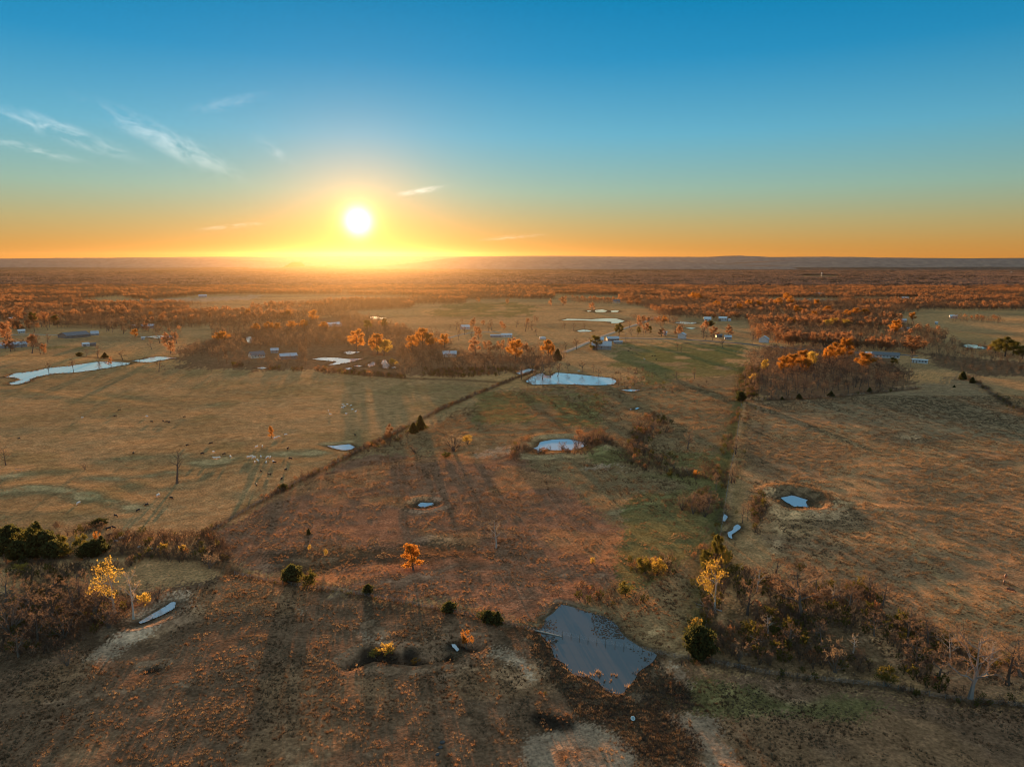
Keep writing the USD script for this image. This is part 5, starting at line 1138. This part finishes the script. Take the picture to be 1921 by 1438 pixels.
def building(name, label, cat, px, py, wpx, depth, h, rise, wall, roof, rz=0.0, doors=1, windows=3, chimney=False, big_door=False, porch=False):
    p = at(px, py)
    w = wpx / F * np.linalg.norm(p - [0, 0, H])
    turn = rz - math.atan2(p[0], p[1])
    t = thing(name, label, cat, (p[0], p[1] + depth / 2, p[2] + .15), turn)
    part(t, 'wall', gable_block(w, depth, h, rise), wall)
    for sd in (-1, 1):
        r = part(t, 'roof', roof_slab(w, depth, h, rise, sd), roof)
    if chimney:
        part(t, 'chimney', box(w * .22, w * .22 + .8, .3, 1.1, h, h + rise + .9), DARKW)
    if porch:
        part(t, 'porch_roof', box(-w * .3, w * .3, -depth / 2 - 2.2, -depth / 2 - .02, h - .35, h - .2), roof)
        for k in (-.28, 0, .28):
            part(t, 'porch_post', box(w * k - .08, w * k + .08, -depth / 2 - 2.1, -depth / 2 - 1.94, -.3, h - .36), wall)
    y = -depth / 2
    n = doors + windows
    for i in range(n):
        cx = -w / 2 + w * (i + .5) / n
        if i < doors:
            ww, hh = (min(3.6, .5 * w), min(h - .4, 3.4)) if big_door else (1.0, 2.1)
            part(t, 'door', box(cx - ww / 2, cx + ww / 2, y - .06, y + .05, -.1, hh), DOORM)
        else:
            ww = min(1.3, w / n * .5)
            wn = part(t, 'window', box(cx - ww / 2 - .1, cx + ww / 2 + .1, y - .05, y + .05, h * .38, h * .80), WHITE)
            part(wn, 'pane', box(cx - ww / 2, cx + ww / 2, y - .07, y - .055, h * .42, h * .77), PANE)
    return t


building('barn', 'long grey metal barn with one big grey roof slope at the pasture corner', 'barn', 1130, 656, 36, 16, 4.2, 4.4, GREYW, ROOF_G, 0, 1, 2, big_door=True)
building('shed', 'narrow grey roofed shed behind the long grey metal barn', 'shed', 1126, 644, 17, 26, 3.6, 2.2, GREYW, ROOF_G, 0, 1, 1)
building('farm_house', 'pale grey house with several roofs right behind the long grey barn', 'house', 1150, 640, 22, 10, 3.0, 2.2, GREYW, ROOF_G, .2, 1, 4, True, porch=True)
building('shed', 'low pale shed in front of the grey roofed farm house', 'shed', 1160, 645, 16, 5, 2.4, .8, GREYW, ROOF_G, 0, 1, 2)
building('house', 'small tall white house beside the rust tree on the far road', 'house', 1281, 635, 9, 9, 5.0, 2.4, WHITE, ROOF_G, 1.2, 1, 2)
building('cottage', 'small white cottage below the orange field', 'house', 1367, 637, 12, 8, 3.0, 2.0, WHITE, ROOF_G, .1, 1, 3, porch=True)
building('house', 'white gabled house where the road enters the wood', 'house', 1436, 643, 11, 11, 4.4, 3.6, WHITE, ROOF_G, 1.45, 1, 3)
building('shed', 'open shed with a bright white roof by the far pond', 'shed', 1329, 602, 12, 14, 3.2, 3.0, WHITE, ROOF_W, .1, 1, 1, big_door=True)
building('barn', 'pale blue white barn at the foot of the far wood', 'barn', 1358, 602, 14, 14, 4.6, 2.2, WHITE, ROOF_W, 0, 1, 2, big_door=True)
building('house', 'long low white house with a dark roof beside the wood', 'house', 1667, 672, 40, 11, 2.9, 2.4, WHITE, ROOF_D, -.05, 1, 7, True)
building('garage', 'white flat garage at the left end of the long low white house', 'garage', 1638, 669, 18, 8, 3.2, 1.0, WHITE, ROOF_W, -.05, 1, 2, big_door=True)
building('trailer_house', 'white trailer house against the brush belt', 'trailer', 1728, 682, 22, 5, 3.2, .5, WHITE, ROOF_W, -.1, 2, 3)
building('shed', 'left one of two small white sheds at the right field', 'shed', 1694, 620, 7, 6, 3.0, 1.2, WHITE, ROOF_W, .1, 1, 1)
building('shed', 'right one of two small white sheds at the right field', 'shed', 1704, 620, 7, 6, 3.0, 1.4, WHITE, ROOF_W, -.2, 1, 1)
building('house', 'white house far back between the right fields', 'house', 1791, 597, 10, 9, 3.4, 2.4, WHITE, ROOF_W, .2, 1, 2)
building('shed', 'tiny white hut in the hedge of the right fields', 'shed', 1758, 608, 4, 4, 2.6, 1, WHITE, ROOF_W, 0, 1, 1)
building('house', 'small white house left behind the orange tree of the right fields', 'house', 1697, 604, 9, 8, 3, 2, WHITE, ROOF_G, 0, 1, 2)
building('barn', 'wide dark roofed barn with a white gable in the village field', 'barn', 129, 634, 36, 24, 3.2, 3.6, DARKW, ROOF_D, .45, 2, 2, big_door=True)
building('shed', 'pale tent shaped shed right of the dark roofed barn', 'shed', 173, 629, 11, 11, 2.2, 3.2, GREYW, ROOF_G, .1, 1, 1)
building('house', 'blue grey village house with many windows', 'house', 274, 616, 19, 10, 3.4, 2.2, GREYW, ROOF_G, 0, 1, 5)
building('shed', 'small white shed left of the blue grey village house', 'shed', 248, 614, 6, 6, 2.6, 1.2, WHITE, ROOF_W, 0, 1, 1)
building('shed', 'white front shed with a long dark lean at the green yard', 'shed', 157, 650, 9, 8, 2.8, 1.4, WHITE, ROOF_W, .2, 1, 1, big_door=True)
building('stable', 'long low dark stable right of the white front shed', 'stable', 168, 649, 14, 6, 2.4, .8, DARKW, ROOF_D, 0, 1, 3)
building('house', 'small white house at the left end of the village lane', 'house', 37, 625, 9, 8, 3, 1.8, WHITE, ROOF_W, 0, 1, 2)
building('house', 'blue grey roofed house at the left edge of the picture', 'house', 14, 653, 40, 12, 3, 2.6, GREYW, ROOF_G, .1, 1, 4)
building('house', 'white house among the rust trees at the left edge', 'house', 17, 602, 6, 8, 3.4, 2, WHITE, ROOF_W, 0, 1, 2)
building('shed', 'tiny white box in the field by the dark bush', 'shed', 267, 637, 5, 4, 2.4, .6, WHITE, ROOF_W, 0, 1, 1)
building('house', 'dark roofed house behind the bare wood edge', 'house', 478, 672, 24, 11, 3.2, 3.0, TAN, ROOF_D, .3, 1, 4, True)
building('barn', 'brown grey barn with a white door in the bare wood clearing', 'barn', 537, 674, 29, 13, 3.4, 2.2, DARKW, ROOF_G, .12, 1, 2, big_door=True)
building('shed', 'pale shed behind the brown grey barn', 'shed', 513, 662, 13, 8, 2.8, 2, GREYW, ROOF_G, 0, 1, 1)
building('chicken_house', 'long white roofed chicken house in the golden light', 'barn', 623, 612, 26, 14, 3, 2.4, WHITE, ROOF_W, .5, 1, 4)
building('house', 'white farm house in the orange light right of the forked dead tree', 'house', 872, 618, 16, 10, 3.4, 2.6, WHITE, ROOF_W, .2, 1, 4)
building('shed', 'long white shed at the right of the middle farm', 'shed', 950, 633, 20, 9, 3, 1.6, WHITE, ROOF_W, .1, 1, 3)
building('shed', 'low grey shed left of the long white shed at the middle farm', 'shed', 930, 633, 20, 7, 2.4, 1.0, GREYW, ROOF_G, 0, 1, 3)
building('house', 'house with a round grey roof sunk in the brush of the middle wood', 'house', 843, 669, 25, 11, 2.8, 2.6, TAN, ROOF_G, 0, 1, 4)
building('house', 'far house with a dark roof among rust trees', 'house', 1157, 568, 13, 12, 4, 3.4, TAN, ROOF_D, .1, 1, 4, True)
building('barn', 'far grey barn left in the big right wood', 'barn', 1540, 555, 15, 16, 5, 3, GREYW, ROOF_G, 0, 1, 2)
building('house', 'far white house in the big right wood', 'house', 1700, 563, 9, 12, 4, 3, WHITE, ROOF_W, 0, 1, 2)
building('barn', 'far pale barn alone in the left clearing', 'barn', 378, 557, 13, 16, 4.4, 3, GREYW, ROOF_G, 0, 1, 2)
building('shed', 'white shed by the rust coloured tree on the gravel road', 'shed', 1249, 628, 6, 7, 3, 1.6, WHITE, ROOF_W, 0, 1, 1)
building('shed', 'dark open shed left of the white cottage', 'shed', 1350, 633, 10, 8, 2.6, 1.2, DARKW, ROOF_D, .2, 1, 1, big_door=True)


def tank(label, px, py, r, h, standing=True, legs=0.0, name='tank'):
    p = at(px, py)
    t = thing(name, label, 'tank', p)
    c = manifold3d.Manifold.cylinder(h, r, r, 20) + manifold3d.Manifold.sphere(r, 20).scale([1, 1, .35]).translate([0, 0, h])
    if legs:
        part(t, 'tank', c.translate([0, 0, legs]), WHITE, 40)
        for k in range(6):
            a = k * math.pi / 3
            m = MB(); m.tube([[r * .9 * math.cos(a), r * .9 * math.sin(a), -.5], [r * .8 * math.cos(a), r * .8 * math.sin(a), legs + .2]], [.3, .3], 6)
            part(t, 'leg', m.mesh(), WHITE)
        part(t, 'riser', manifold3d.Manifold.cylinder(legs + .5, r * .18, r * .18, 10), WHITE)
    else:
        part(t, 'shell', c, WHITE, 40)
        part(t, 'hatch', manifold3d.Manifold.cylinder(.3, .4, .4, 12).translate([0, 0, h + .33 * r]), GREYW)


tank('round white tank right of the pale blue white barn', 1368, 602, 3.0, 3.2)
tank('low white water tank in the field left of the grey barn', 1018, 636, 4.2, 1.6)
tank('white water tower standing out of the far right forest', 1897, 513, 4.5, 5, legs=14, name='water_tower')
tank('slim white water tower far off on the right plain', 1541, 518, 3.5, 5, legs=18, name='water_tower')


# ---------------------------------------------------------------- roads, poles and fences
def road(name, label, pts, width, mat):
    ln = LineString(G(np.array(pts, float)[:, 0], np.array(pts, float)[:, 1]))
    n = int(ln.length / 6) + 2
    p = np.array([ln.interpolate(t, normalized=True).coords[0] for t in np.linspace(0, 1, n)])
    d = np.gradient(p, axis=0); d /= np.linalg.norm(d, axis=1, keepdims=True)
    nrm = np.stack([-d[:, 1], d[:, 0]], 1)
    k = np.linspace(-.5, .5, 5)
    xy = p[:, None] + nrm[:, None] * (k * width)[None, :, None]
    z = ground(xy[..., 0], xy[..., 1]); z = .5 * z + .5 * z.mean(1, keepdims=True)
    z = z + .38 - .25 * np.abs(k * 2) ** 3
    v = np.dstack([xy, z[..., None]]).reshape(-1, 3)
    q = (np.arange(n - 1)[:, None] * 5 + np.arange(4)[None, :]).ravel()
    structure(name, (v, np.vstack([np.stack([q, q + 1, q + 6], 1)[:, ::-1], np.stack([q, q + 6, q + 5], 1)[:, ::-1]])), mat, True, label)


road('gravel_road', 'pale gravel road running past the grey barn to the far pond', [(1058, 661), (1080, 652), (1108, 640), (1135, 629), (1165, 618), (1192, 609), (1212, 602), (1232, 594)], 7, GRAVEL)
road('road', 'straight country road in front of the big right wood', [(1160, 634), (1240, 635), (1300, 637), (1380, 643), (1440, 649), (1520, 656), (1600, 661), (1722, 668)], 7, ASPH)
road('farm_track', 'pale farm track of the village field', [(20, 628), (60, 627), (110, 629), (150, 632)], 4, GRAVEL)
road('farm_track', 'pale farm track below the white farm', [(835, 636), (862, 628), (900, 622), (940, 624)], 4, GRAVEL)
for i, (px, py, label) in enumerate([(1829, 664, 'utility pole in front of the pond behind the brush belt'), (1708, 689, 'utility pole in the yard between the orange tree and trailer'), (1594, 656, 'utility pole behind the tallest orange tree of the wood'), (1586, 655, 'utility pole just left of the one behind the orange trees'), (1412, 648, 'utility pole where the lane meets the road'), (1452, 646, 'utility pole right of the white gabled house'), (1348, 602, 'utility pole between the two far white barns'), (1174, 640, 'utility pole beside the grey farm house'), (1196, 630, 'utility pole along the gravel road')]):
    p = at(px, py)
    t = thing('utility_pole', label, 'utility pole', p, .3)
    m = MB(); m.tube([[0, 0, -.8], [0, 0, 5], [0, 0, 10.5]], [.19, .16, .12], 8)
    part(t, 'pole', m.mesh(), WOODM)
    part(t, 'crossarm', box(-1.2, 1.2, -.2, -.1, 9.6, 9.78), WOODM)
    for k in (-1.05, -.4, .4, 1.05):
        part(t, 'insulator', box(k - .06, k + .06, -.21, -.09, 9.78, 10.0), STEEL)


def fence(label, pts, spacing, h=1.25, r=.075):
    ln = LineString(G(np.array(pts, float)[:, 0], np.array(pts, float)[:, 1]))
    n = min(290, int(ln.length / spacing) + 1)
    p = np.array([ln.interpolate(t, normalized=True).coords[0] for t in np.linspace(0, 1, n)])
    z = ground(p[:, 0], p[:, 1])
    for i, (q, _, D) in enumerate(PONDS):
        if D < 700:
            ins = shapely.contains_xy(q, p[:, 0], p[:, 1]); z[ins] = POND_Z[i] - .1
    t = thing('fence', label, 'fence', (p[0, 0], p[0, 1], z[0]))
    o = np.array([p[0, 0], p[0, 1], z[0]])
    for i in range(n):
        m = MB(); hh = h * random.uniform(.85, 1.15)
        b = np.array([p[i, 0], p[i, 1], z[i]]) - o
        m.tube([b - [0, 0, .4], b + [random.uniform(-.08, .08), random.uniform(-.08, .08), hh]], [r, r * .85], 5)
        part(t, 'post', m.mesh(), WOODM)
    for k in range(4):
        m = MB(); m.tube(np.column_stack([p, z + h * (.25 + .23 * k)]) - o, np.full(n, .006), 3)
        part(t, 'wire', m.mesh(), STEEL)


fence('wire fence whose posts cross the near pond', [(1006, 1187), (1060, 1194), (1120, 1207), (1180, 1217), (1240, 1229)], 2.3, 1.2, .09)
fence('wire fence along the dark foot of the near left field', [(440, 1077), (530, 1096), (690, 1121), (850, 1152), (960, 1177), (1004, 1187)], 3.2)
fence('wire fence under the thicket at the lower right', [(1242, 1230), (1310, 1240), (1440, 1266), (1660, 1288), (1770, 1309), (1921, 1327)], 3.2)
fence('wire fence of the long diagonal hedge', [(398, 998), (480, 946), (600, 883), (690, 838), (760, 803), (820, 770), (900, 737), (960, 712)], 4.2)
fence('wire fence beside the lane', [(1322, 1190), (1345, 1050), (1358, 960), (1369, 890), (1381, 830), (1392, 750)], 4.0)
fence('wire fence at the edge of the right field by the wood', [(1398, 752), (1430, 750), (1560, 744), (1640, 737), (1720, 727)], 4.5)
fence('wire fence of the far right field corner', [(1815, 707), (1868, 743), (1921, 777), (1960, 800)], 4.5)
fence('wire fence along the country road pasture', [(1165, 641), (1250, 642), (1320, 645), (1390, 650)], 6.0)

# the log lying at the end of the pond fence, the stump in the water, the white post of the right field
a, b = at(1000, 1184), at(1054, 1196)
t = thing('log', 'pale half sunk log at the left end of the pond fence', 'log', (a[0], a[1], POND_Z[0]))
m = MB(); m.tube([[0, 0, .15], list(.5 * (b - a)[:2]) + [.10], list((b - a)[:2]) + [.06]], [.22, .2, .12], 8)
part(t, 'trunk', m.mesh(), MAT['pale_bark'])
for px, py, lab in [(1043, 1204, 'dark stump in the water left of the pond fence'), (1210, 1239, 'dark stump in the water at the right of the near pond')]:
    w = at(px, py)
    t = thing('stump', lab, 'stump', (w[0], w[1], POND_Z[0]))
    part(t, 'stump', manifold3d.Manifold.cylinder(.7, .35, .24, 9).translate([0, 0, -.3]), MAT['bark'])
    part(t, 'root', manifold3d.Manifold.cylinder(.9, .12, .05, 6).rotate([0, 70, 30]), MAT['bark'])
w = at(1186, 1350)
t = thing('feed_tub', 'small pale blue grey tub lying in the dark reeds', 'tub', w + [0, 0, .3], .4)
part(t, 'tub', (manifold3d.Manifold.cylinder(.45, .38, .46, 18) - manifold3d.Manifold.cylinder(.45, .32, .40, 18).translate([0, 0, .06])).rotate([38, 0, 0]), paint('tub_plastic', (.42, .50, .50)))
part(t, 'rim', (manifold3d.Manifold.cylinder(.05, .50, .50, 18) - manifold3d.Manifold.cylinder(.07, .40, .40, 18)).translate([0, 0, .42]).rotate([38, 0, 0]), paint('tub_rim', (.5, .56, .56)))


def rock_mesh(seed):
    rng = np.random.default_rng(seed)
    m = trimesh.creation.icosphere(2, .5)
    m.vertices = m.vertices * [1.2, .9, .6] * (1 + .35 * (meshkit.fbm(m.vertices * 2.2 + seed, 3, seed) - .5))[:, None] + rng.standard_normal(3) * .02
    return np.array(m.vertices), np.array(m.faces)


DROCK, PROCK = paint('dark_stone', (.06, .05, .045), .9), paint('pale_stone', (.42, .38, .34), .9)
for px, py, s_, lab, mt in [(830, 1393, 1.0, 'upper one of three dark stones in the near field', DROCK), (826, 1403, .9, 'middle one of three dark stones in the near field', DROCK), (821, 1415, .85, 'lowest one of three dark stones in the near field', DROCK),
                            (217, 1015, 1.3, 'pale stone at the foot of the left pasture', PROCK), (229, 1009, 1.8, 'largest pale stone below the dark cattle at the pasture foot', PROCK), (261, 1027, 1.2, 'pale stone below the brushy bend', PROCK), (283, 1030, 1.3, 'pale stone between the brushy bend and the yellow bushes', PROCK)]:
    t = thing('stone', lab, 'stone', at(px, py) + [0, 0, .12], random.uniform(0, 6), s_)
    part(t, 'stone', rock_mesh(px), mt, True)


# ---------------------------------------------------------------- cattle
def cow_shape(grazing):
    """One body: barrel, neck, head and four jointed legs."""
    S = lambda p, r: manifold3d.Manifold.sphere(r, 12).translate([float(c) for c in p])
    bone = lambda *q: manifold3d.Manifold.batch_hull([S(p, r) for p, r in q])
    parts = [bone(((-.95, 0, 1.02), .31), ((-.35, 0, .95), .40), ((-.9, 0, 1.2), .18)), bone(((-.35, 0, .95), .41), ((.35, 0, .95), .38), ((.4, 0, 1.2), .16), ((-.9, 0, 1.2), .16)), bone(((.35, 0, .95), .37), ((.72, 0, .98), .26), ((.6, 0, 1.22), .14))]
    head = [((1.12, 0, .55), .14), ((1.32, 0, .22), .09)] if grazing else [((1.22, 0, 1.42), .14), ((1.55, 0, 1.25), .09)]
    parts += [bone(((.68, 0, 1.05), .24), head[0]), bone(*head)]
    for sd in (-1, 1):
        parts.append(bone(((head[0][0][0] - .04, sd * .14, head[0][0][2] + .05), .035), ((head[0][0][0] - .1, sd * .30, head[0][0][2] + .04), .025)))
        parts += [bone(((.55, sd * .2, .85), .14), ((.55, sd * .2, .45), .075)), bone(((.55, sd * .2, .45), .07), ((.53, sd * .2, .05), .06)),
                  bone(((-.95, sd * .2, .95), .19), ((-.82, sd * .2, .62), .11)), bone(((-.82, sd * .2, .62), .10), ((-1.02, sd * .2, .42), .07)), bone(((-1.02, sd * .2, .42), .065), ((-.98, sd * .2, .05), .06))]
    parts.append(bone(((-1.24, 0, 1.18), .04), ((-1.32, 0, .6), .03)))
    m = manifold3d.Manifold.batch_boolean(parts, manifold3d.OpType.Add).refine_to_length(.16)
    me = m.to_mesh()
    tm = trimesh.Trimesh(me.vert_properties[:, :3], me.tri_verts)
    trimesh.smoothing.filter_taubin(tm, iterations=6)
    return np.array(tm.vertices), np.array(tm.faces)


COWS = [cow_shape(True), cow_shape(False)]
for key, c in (('black', (.012, .010, .009)), ('white', (.55, .52, .46)), ('red', (.16, .06, .03))):
    mt = paint(key + '_hide', c, .75, .2, 2)
    for g_ in range(2):
        proto(f'{key}_cow_{g_}', [('body', COWS[g_], mt, True)])


def cow(col, px, py, label, group, s=1.0):
    g_ = random.random() < .35
    thing('cow', label, 'cow', at(px, py), random.uniform(0, 6.28), s * random.uniform(.78, .95), group, PROTO[f'{col}_cow_{int(g_)}'])


def herd(col, off, k, pts, label, group, s=1.0):
    for x, y in pts:
        cow(col, off[0] + x / k, off[1] + y / k, label, group, s)


herd('black', (0, 460), 4, [(895, 1243), (863, 1288), (1138, 1330), (1225, 1325), (1250, 1332), (1272, 1334), (1383, 1297)], 'black cow in the upper part of the left pasture', 'black cattle of the upper left pasture')
herd('white', (0, 460), 4, [(1102, 1288), (620, 1300)], 'white cow among the black ones in the upper left pasture', 'white cows of the upper left pasture')
herd('black', (0, 720), 4, [(140, 412), (1003, 535), (1405, 472), (1583, 457), (1520, 537), (1683, 543)], 'black cow in the middle of the left pasture near the dead tree', 'black cattle near the dead tree')
herd('black', (0, 720), 4, [(1287, 862), (1098, 918), (1035, 955), (870, 997)], 'black cow in the line walking down to the foot of the pasture', 'black cattle walking to the pasture foot')
herd('black', (0, 720), 4, [(817, 1092), (857, 1082), (822, 1143)], 'black cow standing by the brush at the pasture foot', 'black cattle by the pasture foot')
cow('white', 297, 931, 'big white cow at the head of the line walking down the pasture', None, 1.1)
cow('white', 147, 944, 'white cow alone in the lower left of the pasture', None)
herd('white', (0, 720), 4, [(1602, 525), (1612, 572), (1642, 568), (1730, 560), (1868, 557), (1890, 552), (1905, 560), (1912, 595)], 'white cow grazing with the black ones right of the dead tree', 'white cattle right of the dead tree')
herd('white', (480, 720), 4, [(545, 205), (560, 236), (650, 182), (663, 174), (655, 162), (685, 159), (713, 166), (723, 194), (750, 209), (678, 232)], 'white cow in the herd at the middle of the left pasture', 'white herd of the left pasture')
herd('white', (480, 720), 4, [(140, 412), (155, 406), (172, 400), (225, 384), (50, 476), (5, 480)], 'white cow on the track left of the small white pond', 'white cattle on the pasture track')
herd('white', (480, 720), 4, [(38, 552), (85, 556), (107, 554), (15, 584), (78, 596), (133, 590)], 'white cow below the small white pond in the pasture', 'white cattle below the small white pond')
herd('black', (480, 720), 4, [(143, 597), (258, 563), (38, 660), (103, 685), (225, 650), (193, 723), (5, 767), (240, 495)], 'black cow in the pasture beside the diagonal fence', 'black cattle beside the diagonal fence')
cow('black', 666, 818, 'black cow alone right above the small white pond', None)
herd('black', (960, 460), 4, [(890, 781), (877, 800), (905, 813), (938, 815), (1055, 833), (1075, 833), (1085, 863)], 'black cow in the pasture in front of the grey barn', 'black cattle of the barn pasture')
herd('red', (960, 460), 4, [(925, 968), (940, 968)], 'red brown cow right above the large middle pond', 'red cows above the middle pond')
cow('white', 1209, 675, 'single white cow in the barn pasture', None)
cow('white', 1086, 697, 'white animal standing on the far bank of the large middle pond', None)
cow('red', 1886, 1084, 'uppermost one of three red brown cows at the right edge', None)
cow('red', 1883, 1094, 'smallest one of three red brown cows at the right edge', None, .75)
cow('red', 1896, 1111, 'lowest one of three red brown cows at the right edge', None, 1.05)
